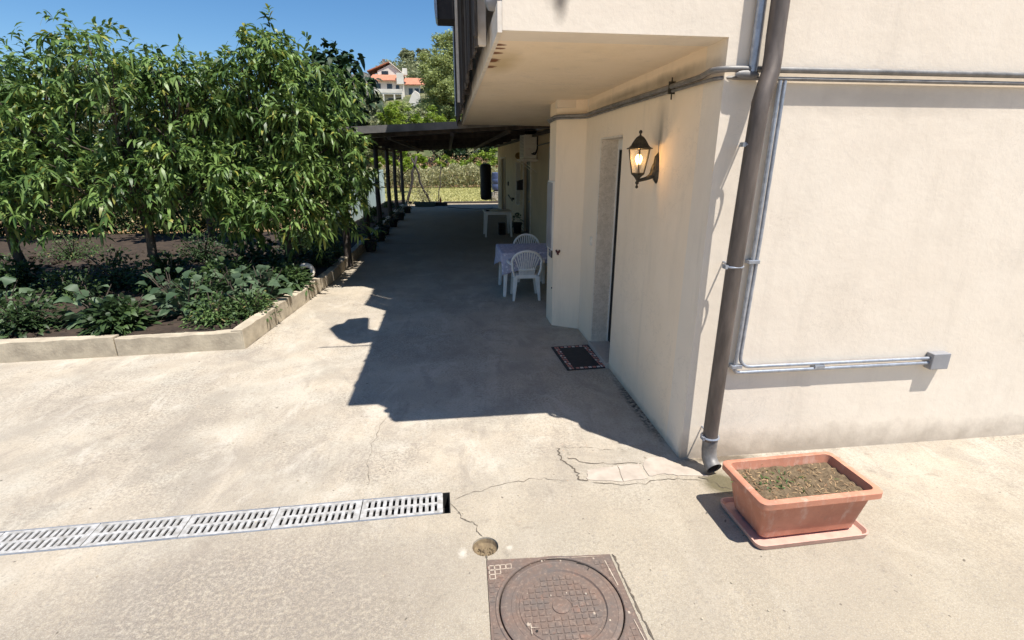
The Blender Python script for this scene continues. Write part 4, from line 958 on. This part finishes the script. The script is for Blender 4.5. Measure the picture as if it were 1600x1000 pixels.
# plants in the bed
n = 9000; X = G.uniform(-13.5, -2.45, n); Y = G.uniform(5.95, 16, n); k_ = np.sin(X*1.9+np.cos(Y*1.3)*2)+np.sin(Y*2.3)+G.normal(0, .5, n) > .55
P = np.stack([X, Y, np.full(n, .17)], 1)[k_]; n = len(P); Dn = G.normal(0, 1, (n, 3)); Dn[:, 2] = np.abs(Dn[:, 2])+.3
V, F = leaves(P, Dn, G.uniform(.05, .16, n), G.uniform(.015, .045, n), .3); tag(np_build('bed_weeds', V, F, 'leaf_bed'), 'small weeds and fallen leaves over the bed soil', 'weeds', None, 'stuff')
n = 700; t = MB()
for i in range(n):
    x, y = rnd.uniform(-9, -2.5), rnd.uniform(5.9, 12); q = rnd.choice((.012, .02, .03, .045))
    t.lathe([(.002, -q), (q, -q*.2), (q*rnd.uniform(.6, .9), q*.5), (.002, q*.8)], (x, y, .185), 6, rnd.uniform(0, 6))
tag(t.build('soil_clods', 'soil', None), 'dark clods of soil in the planting bed', 'soil', None, 'stuff')
def leafy_plant(loc, r, h, n, L, W, mat, label, name='bush', cat='plant', group=None, up=.6, droop=.4):
    root = empty(name, loc, rnd.uniform(0, 6), label, cat, group)
    d = unit(G.normal(0, 1, (n, 3))+np.array([0, 0, up])); d[:, 2] = np.abs(d[:, 2])
    q = G.uniform(.15, 1, (n, 1)); P = d*np.array([r, r, h])*q*.8
    clump('foliage', P, d+G.normal(0, .4, (n, 3)), L*G.uniform(.6, 1.2, n), W*G.uniform(.7, 1.2, n), mat, root, droop)
    mb = MB()
    for k in range(6): mb.tube([(0, 0, -.05), (float(d[k, 0])*r*.4, float(d[k, 1])*r*.4, h*.45), (float(d[k, 0])*r*.7, float(d[k, 1])*r*.7, h*.75)], [.012, .008, .004], 6)
    mb.build('stem', 'bark', root, smooth=True); return root
cab = 'broad leaved kale plants along the front of the bed'
for (x, y, s, l) in ((-2.75, 6.75, 1.0, 'broad grey green kale plant nearest the kerb end'), (-2.72, 7.6, .9, 'broad grey green kale plant left of the white ring'), (-3.4, 6.6, 1.1, 'broad kale plant standing left of the kerb corner'), (-4.4, 6.5, 1, 'broad kale plant under the leftmost peach trees, nearer one'), (-5.6, 6.7, 1.1, 'broad kale plant third from the kerb corner'), (-7.0, 6.5, 1, 'broad kale plant fourth from the kerb corner'), (-2.62, 7.15, 1.15, 'largest grey green kale plant right behind the kerb'), (-3.1, 7.3, 1.2, 'kale plant in the second row behind the kerb'), (-3.9, 7.3, 1.1, 'kale plant at the left of the second row')):
    leafy_plant((x, y, .16), .40*s, .55*s, 75, .22, .13, 'leaf_grey', l, 'kale_plant', 'plant', cab, .5, .5)
bu = 'low dark bushes filling the planting bed'
bl = ['low dark bush behind the white ring', 'dark bush against the first peach trunk', 'low bush beside the second pergola post', 'leafy dark bush between pergola posts', 'dark bush near the third pergola post', 'bush near the fourth pergola post', 'last dark bush before the far kerb end', 'dark bush at the back of the bed by the turquoise fence',
      'dark bush under the left trees', 'low bush in the left part of the bed', 'spreading bush at the far left of the bed', 'bush between the left tree trunks', 'rear bush behind the left trunks', 'rear bush deep in the left bed', 'dense bush at the back edge of the left bed', 'dark bush right behind the kerb past the white ring', 'dark bush around the foot of the first pergola post', 'dark bush in front of the fig trunk', 'dark bush between the peach trunk and the kerb', 'tall dark bush at the foot of the fig tree', 'dark bush left of the peach trunk', 'dark bush close to the fence end', 'leafy bush pressed against the kerb by the largest kale', 'leafy bush between kerb and white ring', 'bushy plant left of the largest kale', 'mixed bushy plant at the kerb corner', 'bushy plant behind the second kale row', 'bushy plant right of the left tree trunks', 'bushy plant in front of the leftmost trunk', 'bushy plant left of the kerb corner kale', 'bushy plant in the middle of the left bed front', 'bushy plant at the far left bed front']
for k, (x, y, s) in enumerate(((-2.9, 9.0, .9), (-3.6, 8.0, 1), (-2.75, 11.8, .7), (-2.8, 14.2, .7), (-2.6, 16.6, .6), (-2.7, 19, .6), (-2.6, 22.5, .6), (-3.3, 13.0, 1), (-4.4, 8.2, 1.1), (-5.4, 7.6, 1), (-8.4, 7.4, 1.2), (-6.6, 8.2, 1.1), (-4.9, 10.5, 1.2), (-7.6, 11, 1.3), (-9.9, 9.6, 1.3), (-2.5, 9.7, .8), (-2.45, 10.8, .8), (-3.0, 10.6, 1.2), (-2.7, 8.2, .8), (-3.4, 12.2, 1.4), (-3.6, 9.6, 1.2), (-3.0, 13.6, 1.3), (-2.55, 6.5, .7), (-2.5, 7.9, .75), (-3.4, 7.0, 1.0), (-2.9, 6.2, .8), (-3.3, 7.7, 1.1), (-5.2, 8.4, 1.2), (-7.8, 7.6, 1.2), (-3.9, 6.1, .8), (-5.0, 6.2, .9), (-6.3, 6.1, .9))):
    leafy_plant((x, y, .16), .55*s, .6*s, 900, (.09, .06, .13)[k % 3], (.04, .03, .06)[k % 3], ('leaf_bed', 'leaf_mix', 'leaf_bed')[k % 3], bl[k], 'bush', 'bush', bu)
# white ring (old tyre painted white) in the bed
a = MB(); pts = arc((0, 0, 0), .10, 0, 360, 24, (1, 0, 0), (0, 0, 1)); a.tube(pts, .038, 10, cap=False); o = a.build('white_ring', 'house_white', None, True); o.location = (-2.36, 8.35, .34); o.rotation_euler = (R(-20), 0, R(12)); tag(o, 'white ring standing among plants just inside the kerb', 'ring')
# dark pots along the kerb under the pergola
pl_ = ['dark flower pot on the kerb just past the first pergola post', 'dark flower pot by the second pergola post', 'dark flower pot between second and third pergola posts', 'dark flower pot by the third pergola post', 'dark flower pot near the fourth pergola post', 'dark flower pot closest to the far kerb end']
fp = None
for k, (x, y) in enumerate(((-1.9, 12.2), (-1.88, 13.8), (-1.9, 15.0), (-1.85, 16.9), (-1.8, 18.9), (-1.75, 21.5))):
    if fp is None:
        fp = empty('flower_pot', (x, y, 0)); a = MB(); a.lathe([(.11, 0), (.15, .22), (.165, .22), (.165, .26), (.14, .26), (.135, .2), (.01, .2)], (0, 0, 0), 18); a.build('pot', 'black', fp, True)
        n = 160; d_ = unit(G.normal(0, 1, (n, 3))+np.array([0, 0, .8])); clump('foliage', d_*np.array([.14, .14, .22])+np.array([0, 0, .24]), d_, G.uniform(.05, .1, n), G.uniform(.02, .04, n), 'leaf_bed', fp)
        o = fp
    else: o = copy_tree(fp); o.location = (x, y, 0); o.rotation_euler.z = k
    tag(o, pl_[k], 'flower pot', 'dark pots along the kerb under the pergola')
o = copy_tree(fp); o.location = (1.98, 14.9, 0); o.scale = (.9, .9, 1.2); tag(o, 'dark flower pot with plant against the rear wall by the bare table', 'flower pot'); del o['group']

# far end of the yard
a = MB(); loft(a, [(rrect(.45, .22, .05), 0), (rrect(.5, .25, .06), .2), (rrect(.47, .23, .05), .2), (rrect(.44, .2, .05), .08)]); a.f.append(tuple(range(len(a.v)-24, len(a.v)))); o = a.build('plastic_tub', 'green_plastic', None, True); o.location = (-1.15, 24.6, 0); tag(o, 'grey green plastic tub at the far end of the yard', 'tub')
a = MB(); a.box((-.45, -.12, 0), (.45, .12, .16)); a.box((-.4, -.09, .16), (.4, .09, .17)); o = a.build('concrete_block', 'dark_wood', None, bevel=.01); o.location = (-.55, 24.9, 0); tag(o, 'dark low box beside the plastic tub at the yard end', 'box')
a = MB(); a.lathe([(.04, 0), (.045, .16), (.02, .2), (.015, .26), (.002, .27)], (-.42, 24.9, .17), 12); tag(a.build('red_bottle', 'red', None, True), 'small red bottle standing on the dark box at the yard end', 'bottle')
a = MB(); a.box((-.3, 26.25, -.02), (4.2, 26.45, .09)); a.box((-2.2, 26.2, -.02), (-.4, 26.4, .11)); tag(a.build('timber_edging', 'dark_wood', None, bevel=.01), 'dark timber edging across the far end of the concrete', 'edging')
a = MB(); a.lathe([(.27, 0), (.29, .05), (.30, .3), (.285, .32), (.30, .34), (.30, .6), (.285, .62), (.30, .64), (.28, .9), (.25, .92), (.02, .92)], (2.62, 28.2, .55), 24); tag(a.build('blue_barrel', 'blue', None, True), 'blue plastic barrel on blocks behind the punching bag', 'barrel')
a = MB()
for k in range(9): a.box((rnd.uniform(2.0, 2.5), 27.9+rnd.uniform(-.2, .4), .0), (rnd.uniform(2.7, 3.1), 28.4+rnd.uniform(0, .4), .1+.055*k))
a.build; tag(a.build('stone_pile', 'stone_wall', None, bevel=.02), 'heap of dark stones under the blue barrel', 'stones')
hp = MB(); hp.tube([(-.1, 24.0, .015), (.6, 23.2, .015), (1.2, 22.8, .015), (1.9, 23.0, .015), (2.0, 24, .015)], .012, 6); tag(hp.build('garden_hose', 'black', None, True), 'thin dark hose lying on the far concrete', 'hose')

# leaning poles of the plant frame, with the small bright tree behind
fl = ['left leaning pole of the bare plant frame', 'right leaning pole of the bare plant frame']
def pole(p, q, r, label, name='leaning_pole', group='leaning poles at the yard end'):
    a = MB(); limb(a, p, q, r, r*.7, .03); tag(a.build(name, 'dark_wood', None, True, auto=False), label, 'pole', group)
pole((-2.1, 25.6, 0), (-1.5, 25.8, 2.3), .07, fl[0]); pole((-.95, 25.8, 0), (-1.75, 25.7, 2.2), .06, fl[1])
pole((-.55, 26.4, 0), (-.35, 26.6, 1.9), .03, 'thin upright stake right of the leaning poles')
pole((-3.0, 15.6, .1), (-3.35, 15.5, 1.9), .035, 'thin leaning stake in front of the turquoise fence')
leafy_plant((-1.3, 26.2, 0), 1.1, 1.9, 900, .12, .05, 'leaf_dry', 'sparse climbing plant on the leaning poles', 'climbing_plant', 'plant')

# fence panels of turquoise sheet
fc = empty('sheet_fence', (-3.3, 15, 0), 0, 'pale turquoise sheet fence behind the pergola posts', 'fence')
for k in range(5):
    y = 0+2.45*k; a = MB(); n_ = 24
    for j in range(n_+1):
        yy = y+2.43*j/n_; xx = .012*math.cos(j*math.pi/2*1.0)+.02*math.sin(k)
        a.v += [(xx, yy, 0), (xx, yy, 1.62+.04*math.sin(k*2.1))]
    for j in range(n_): a.f.append((2*j, 2*j+2, 2*j+3, 2*j+1))
    o = a.build('panel', 'turquoise', fc); s = o.modifiers.new('s', 'SOLIDIFY'); s.thickness = .006
    a = MB(); a.box((-.05, y-.03, 0), (-.012, y+.03, 1.75)); a.build('post', 'cabinet', fc)

# trees in the bed
near_tree('peach_tree', (-2.86, 9.15, .15), 1.35, [(-2.72, 8.7, 2.6, .7, .8, .95), (-2.1, 8.5, 2.35, .62, .7, .85), (-1.66, 8.7, 2.0, .30, .6, .66), (-3.3, 9, 2.9, .75, .75, .95), (-2.35, 8.3, 1.65, .6, .5, .5), (-1.78, 8.9, 3.2, .2, .35, .36), (-2.5, 8.9, 3.5, .42, .5, .42), (-1.9, 10.0, 1.75, .38, .9, .6), (-3.0, 8.1, 1.75, .5, .5, .45), (-2.9, 8.5, 3.3, .5, .5, .5), (-2.6, 8.0, 1.4, .6, .4, .4), (-2.9, 8.5, 1.2, .6, .4, .3), (-2.1, 8.9, 1.35, .45, .5, .4), (-3.5, 8.6, 1.9, .5, .5, .5)], 'leafy peach tree overhanging the kerb beside the pergola', trunk_r=.075, nper=15, dens=1.3)
near_tree('fig_tree', (-3.05, 11.7, .15), 1.6, [(-2.1, 11.2, 3.55, .36, .5, .6), (-2.0, 11.0, 2.9, .3, .4, .5), (-2.7, 11.6, 3.0, .7, .6, .9), (-2.3, 11.3, 2.3, .6, .5, .6)], 'dark broad leaved fig tree behind the peach tree', mat='leaf_dark', leafL=.16, leafW=.12, per=8, nper=22, trunk_r=.06)
pt_l = ['peach tree second from the kerb in the left bed', 'peach tree in the middle of the left bed', 'peach tree at the far left of the bed']
for k, (x, y) in enumerate(((-4.6, 8.3), (-6.7, 8.6), (-9.0, 8.9))):
    near_tree('peach_tree', (x, y, .15), 1.3, [(x, y-.2, 2.7, .95, .9, .9), (x-.8, y-.1, 2.3, .7, .7, .8), (x+.75, y-.1, 2.4, .7, .7, .85), (x+.1, y-.5, 1.55, 1.1, .5, .55), (x+1.1, y, 1.9, .5, .6, .5), (x+1.0, y, 3.1, .5, .6, .45), (x, y, 3.3, .8, .7, .5)], pt_l[k], trunk_r=.075, nper=11, per=13, cl=.40, dens=1.15)
for k, (x, y) in enumerate(((-6.0, 13.5), (-10.5, 14.0))):
    near_tree('fig_tree', (x, y, .15), 1.6, [(x, y, 3.0, 1.3, 1.1, 1.1), (x+1, y-.2, 2.4, .9, .9, .9), (x-1, y, 2.5, 1, .9, .9)], ['dark broad leaved tree behind the left peach trees', 'dark broad leaved tree farthest left behind the bed'][k], mat='leaf_dark', leafL=.2, leafW=.13, per=7, nper=9, trunk_r=.09)
n = 26000; P = np.stack([G.uniform(-16, -6.3, n), G.uniform(14.7, 16.2, n), G.uniform(0.05, 1, n)], 1); P[:, 2] *= 2.1+.25*np.sin(P[:, 0]*1.1)+.2*np.sin(P[:, 0]*3.3)
Dn = G.normal(0, 1, (n, 3)); V, F = leaves(P, Dn, G.uniform(.07, .14, n), G.uniform(.04, .07, n), .3); o = np_build('hedge', V, F, 'leaf_bed'); tag(o, 'tall dark green hedge closing the left garden', 'hedge')
# dry hedge behind the bed at left
P = np.stack([G.uniform(-14, -3.6, 9000), G.uniform(17.5, 19.0, 9000), G.uniform(0, 1.5, 9000)], 1)
P[:, 2] *= .75+.25*np.sin(P[:, 0]*1.7); Dn = G.normal(0, 1, (9000, 3)); Dn[:, 2] = np.abs(Dn[:, 2])+.5
o = clump('hedge_weeds', P, Dn, G.uniform(.1, .25, 9000), G.uniform(.03, .06, 9000), 'leaf_dry'); tag(o, 'belt of dry weeds seen between the tree trunks', 'weeds', None, 'stuff')

# ------------------------------------------------------------------ meadow beyond the yard
def blades(n, x0, x1, y0, y1, h0, h1, w, mat, name, label, z=-.03, lean=.35):
    P = np.stack([G.uniform(x0, x1, n), G.uniform(y0, y1, n), np.full(n, z)], 1)
    D = np.stack([G.normal(0, lean, n), G.normal(0, lean, n), np.ones(n)], 1)
    o = clump(name, P, D, G.uniform(h0, h1, n), np.full(n, w)*G.uniform(.7, 1.3, n), mat, None, .25); tag(o, label, 'grass', None, 'stuff')
blades(26000, -8, 6, 27.3, 43, .06, .16, .03, 'grass', 'grass', 'short yellowish grass beyond the yard')
n = 16000; P = np.stack([G.uniform(-11, 8, n), G.uniform(41.5, 44.5, n), G.uniform(0, 1, n)], 1); P[:, 2] *= 1.55+.15*np.sin(P[:, 0]*1.3)+.12*np.sin(P[:, 0]*4.1)
Dn = G.normal(0, .6, (n, 3)); Dn[:, 2] = 1; o = clump('tall_weeds', P, Dn, G.uniform(.2, .5, n), G.uniform(.05, .11, n), 'leaf_dry'); tag(o, 'dense belt of tall dry green weeds across the meadow', 'weeds', None, 'stuff')
n = 6000; P = np.stack([G.uniform(-6, 7, n), G.uniform(45.5, 50, n), G.uniform(0, 1, n)], 1); P[:, 2] = (P[:, 1]-45)*.42*P[:, 2]+.6
o = clump('dry_bramble', P, G.normal(0, 1, (n, 3)), G.uniform(.15, .4, n), G.uniform(.06, .12, n), 'leaf_dryred'); tag(o, 'strip of reddish dry bramble above the weeds', 'bramble', None, 'stuff')

# ------------------------------------------------------------------ trees and bushes behind
small = [  # x, y, z centre, rx, ry, rz, mat, label
 (-3.3, 36, 2.2, 1.7, 1.3, .75, 'leaf_bright', 'small tree with bright green crown below the pergola roof', 'bush', 4500, .11),
 (.6, 48, 1.7, 1.8, 1.2, 1.0, 'leaf_bright', 'low bright bush left of the hanging bag', 'bush', 2200, .13),
 (3.6, 47, 1.9, 1.9, 1.2, 1.4, 'leaf_bright', 'light green bush right of the hanging bag', 'bush', 2400, .13),
 (-4.6, 50, 6.0, 1.4, 1.2, 1.3, 'leaf_bright', 'yellow green bush showing just above the pergola roof', 'bush', 2500, .14),
 (-1.3, 50, 5.3, 2.0, 1.4, 1.5, 'leaf_bright', 'pale yellow green bush beneath the tall feathery tree', 'bush', 3000, .14)]
for x, y, z, rx, ry, rz, mt_, lb, ct, n_, sz in small:
    far_tree('bush', (x, y, HZ(x, y)), 0, [(x, y, z, rx, ry, rz), (x-rx*.7, y, z-.2, rx*.6, ry*.7, rz*.7), (x+rx*.7, y, z-.25, rx*.6, ry*.7, rz*.75)], n_, sz, mt_, lb, ct, None, .08, 40)
T = [
 ((1.2, 56), [(1.2, 56, 10.5, 3.3, 3, 3.6), (-.9, 55, 8.6, 2.1, 2.2, 3.0), (2.4, 56, 6, 3.0, 2.4, 3), (.6, 56, 13.4, 2.0, 1.8, 1.9), (-2.0, 55, 6.0, 2.0, 2, 2.0), (0, 55, 5.6, 2.6, 2, 2), (-.8, 55, 10.6, 1.7, 1.6, 1.9), (.2, 54, 8.0, 2.4, 1.6, 2.6)], 60000, .125, 'leaf_willow', 'tall feathery light green tree rising beside the balcony'),
 ((-5.2, 60), [(-5.2, 60, 6.6, 1.9, 1.8, 2.2), (-6.2, 60, 5.4, 1.4, 1.6, 1.6)], 7000, .16, 'leaf_willow', 'rounded green tree just below the white house'),
 ((-8.4, 62), [(-8.4, 62, 7.0, 2.2, 2, 2.2), (-9.6, 62, 5.6, 1.8, 1.6, 1.8)], 7000, .17, 'leaf_olive', 'grey green olive tree left of the rounded tree'),
 ((-2.8, 52), [(-2.8, 52, 5.2, 1.7, 1.5, 1.8)], 5000, .14, 'leaf_olive', 'grey olive tree behind the yellow bushes'),
 ((2.6, 52), [(2.6, 52, 3.6, 3, 1.8, 2.6), (.2, 53, 3.6, 2, 1.8, 2.2)], 8000, .16, 'leaf_dark', 'dark tree behind the punching bag'),
 ((7.6, 50), [(7.6, 50, 3.5, 3, 2, 3)], 5000, .18, 'leaf_dark', 'dark tree at the right behind the house end'),
 ((-6.8, 50), [(-6.8, 50, 3.4, 2.2, 1.8, 2.4), (-4.6, 51, 3.2, 1.6, 1.6, 1.8)], 6500, .16, 'leaf_olive', 'olive tree left of the bright bush'),
 ((-12.5, 54), [(-12.5, 54, 4.5, 3, 2.5, 3), (-10.6, 54, 3.4, 2, 2, 2)], 7000, .18, 'leaf_olive', 'wide olive tree behind the turquoise fence'),
 ((-20, 52), [(-20, 52, 5, 4, 3, 3.6)], 7000, .2, 'leaf_willow', 'green tree at the far left behind the bed'),
 ((-30, 50), [(-30, 50, 6, 5, 3, 4.2)], 7000, .22, 'leaf_olive', 'broad olive tree beyond the left garden'),
 ((-41, 52), [(-41, 52, 6, 5.5, 3, 4.4)], 7000, .24, 'leaf_willow', 'broad green tree at the extreme left'),
 ((-9.6, 146), [(-9.6, 146, 28.2, 1.9, 1.9, 1.5)], 1800, .35, 'leaf_olive', 'round dark pine alone on the ridge line'),
 ((-5.2, 146), [(-5.2, 146, 28.4, 2.2, 1.9, 1.5)], 1800, .35, 'leaf_olive', 'low dark pine right of the round one on the ridge'),
]
for (b_, lobes, n_, sz, mt_, lb) in T:
    far_tree('tree' if 'pine' not in lb else 'pine_tree', (b_[0], b_[1], HZ(*b_)-.1), 0, lobes, n_, sz, mt_, lb, 'tree', None, .18, 330 if n_ > 50000 else 90)
# scrub covering the hill
def scrub():
    n = 1000; Ps = []; S = []
    for i in range(n):
        x = rnd.uniform(-62, 28); y = rnd.uniform(66, 160)
        if -20 < x < -3 and 100 < y < 122: continue
        if -18 < x < -1 and 78 < y < 104: rr = rnd.uniform(.8, 1.3)
        else: rr = rnd.uniform(1.1, 2.4)
        z = HZ(x, y)+rr*.45; k = 130
        Ps.append(np.array([x, y, z])+unit(G.normal(0, 1, (k, 3)))*G.uniform(.4, 1, (k, 1))*rr*np.array([1.1, 1, .75])); S.append(np.full(k, .28))
    P = np.concatenate(Ps); V, F = quads(P, np.concatenate(S)*G.uniform(.7, 1.5, len(P)))
    o = np_build('hillside_scrub', V, F, 'leaf_olive'); tag(o, 'grey green scrub covering the hillside', 'scrub', None, 'stuff')
scrub()

# ------------------------------------------------------------------ hillside house
hh = empty('hillside_house', (-10.3, 110, 13.2), 0, 'white hillside house with orange tiled roofs above the trees', 'house')
a = MB(); a.box((-4.2, 0, -1.5), (2.2, 7, 4.2)); a.box((2.2, 1.2, -1.5), (5.2, 7, 3.7)); a.build('wall', 'house_white', hh)
a = MB(); a.prism([(-3.0, 4.9), (1.9, 4.9), (1.9, 5.4), (-.3, 7.3), (-3.0, 6.0)], 2.2, 7, 'y'); a.build('upper_wall', 'house_white', hh)
def roofp(v, t_=.18):
    mb = MB(); n = len(v); mb.add([tuple(p) for p in v]+[(p[0], p[1], p[2]-t_) for p in v], [tuple(range(n)), tuple(range(n, 2*n))[::-1]]+[(i, (i+1) % n, n+(i+1) % n, n+i) for i in range(n)]); return mb
roofp([(-4.6, -.7, 4.0), (1.0, -.7, 4.0), (.6, 2.3, 5.4), (-3.9, 2.3, 5.4)]).build('roof', 'roof_tile', hh)
roofp([(2.0, .6, 3.5), (6.6, .6, 3.5), (6.2, 4.0, 5.1), (2.0, 4.0, 5.1)]).build('roof', 'roof_tile', hh)
o = roofp([(-5.0, 1.9, 6.0), (-.6, 1.9, 7.75), (-.6, 7.2, 7.75), (-5.0, 7.2, 6.0)]); o.build('roof', 'roof_tile', hh)
roofp([(-.6, 1.9, 7.75), (2.3, 1.9, 5.5), (2.3, 7.2, 5.5), (-.6, 7.2, 7.75)]).build('roof', 'house_white', hh)
a = MB(); a.box((-2.0, 3, 7.0), (-1.5, 3.5, 8.3)); a.build('chimney', 'stone_wall', hh)
a = MB(); a.box((-4.0, -1.4, 1.35), (1.9, -.001, 1.6)); a.box((-4.0, -1.45, 1.6), (1.9, -1.35, 2.3)); a.build('balcony', 'house_white', hh)
for x in (-3.9, -1.9, .2, 1.7):
    a = MB(); a.box((x, -1.4, -1.5), (x+.28, -1.1, 1.35)); a.build('pillar', 'house_white', hh)
for (x, z, w_, h_) in ((-3.2, 1.7, .9, 1.7), (-1.1, 1.7, 1.0, 1.7), (.6, 1.9, .7, 1.3), (-3.2, -1.3, 1.2, 2.1), (-1.0, -1.3, 1.2, 2.1), (.8, -1.3, .8, 1.9)):
    a = MB(); a.box((x, -.03, z), (x+w_, .05, z+h_)); a.build('window', 'window', hh)
for (x, z) in ((3.0, 1.6), (4.2, 1.6)):
    a = MB(); a.box((x, 1.16, z), (x+.8, 1.25, z+1.2)); a.build('window', 'window', hh)
a = MB(); a.box((-2.2, 2.14, 5.0), (-.9, 2.25, 6.0)); a.build('window', 'window', hh)
a = MB(); a.box((.9, -.8, 3.3), (2.2, .3, 5.3)); a.box((2.0, .2, 5.1), (2.9, 1.2, 6.3)); a.build('stair_tower', 'house_white', hh)
sh_ = empty('stone_house', (-17.4, 112, 13), 0, 'grey rubble stone house left of the orange roofed one', 'house')
a = MB(); a.prism([(-3.2, -2), (2.6, -2), (2.6, 5.6), (1.2, 6.0), (-.5, 5.5), (-3.2, 5.3)], 0, 6, 'y'); a.build('wall', 'stone_wall', sh_)
for (x, z) in ((-2, 2.6), (.2, 2.8), (1.5, .4), (-1, .3)):
    a = MB(); a.box((x, -.02, z), (x+.7, .1, z+1.1)); a.build('window', 'window', sh_)
a = MB(); a.box((-2.4, 2, 5.0), (-1.7, 2.7, 7.0)); a.build('chimney', 'roof_tile', sh_)
a = MB(); P = [(-7.6, 10.2), (-6.2, 10.3), (-4.9, 11.2), (-4.5, 12.6), (-4.7, 13.8), (-5.5, 14.3), (-6.1, 13.6)]; a.prism(P, 100, 100.8, 'y'); tag(a.build('garden_wall', 'house_white', None, bevel=.1), 'curved white garden wall below the hillside house', 'wall')

# ------------------------------------------------------------------ unseen plate and rod added above the frame for their shadows; pipe end
hd_ = empty('vent_hood', (-.05, 5.0, 3.95), 0, 'boxy grey metal hood standing out from the balcony rail', 'hood')
a = MB(); a.prism([(-.36, 5.08), (-.31, 5.25), (-.22, 5.29), (-.20, 5.47), (.04, 5.53), (.10, 5.05), (.30, 4.9), (.30, 4.56), (.0, 4.50), (-.17, 4.68)], 4.02, 4.2); o = a.build('hood', 'cabinet', hd_, bevel=.01); o.data.transform(Matrix.Translation((.05, -5.0, -3.95)))
a = MB(); a.tube([(.25, 4.7, 3.93), (.25, 4.7, 4.05)], .02, 8); o = a.build('bracket', 'galv', hd_); o.data.transform(Matrix.Translation((.05, -5.0, -3.95)))
rd = MB(); rd.tube([(.25, 4.47, 3.93), (-.40, 4.47, 3.92)], .012, 8); tag(rd.build('bracket_rod', 'galv'), 'thin metal rod sticking out from the balcony rail', 'rod')
pp = MB(); pp.tube([(.36, 3.12, 2.885), (.262, 3.12, 2.88), (.24, 3.12, 2.87)], [.045, .045, .035], 16); tag(pp.build('drain_outlet', 'cabinet', None, True), 'short grey pipe end sticking out left of the balcony corner', 'pipe')
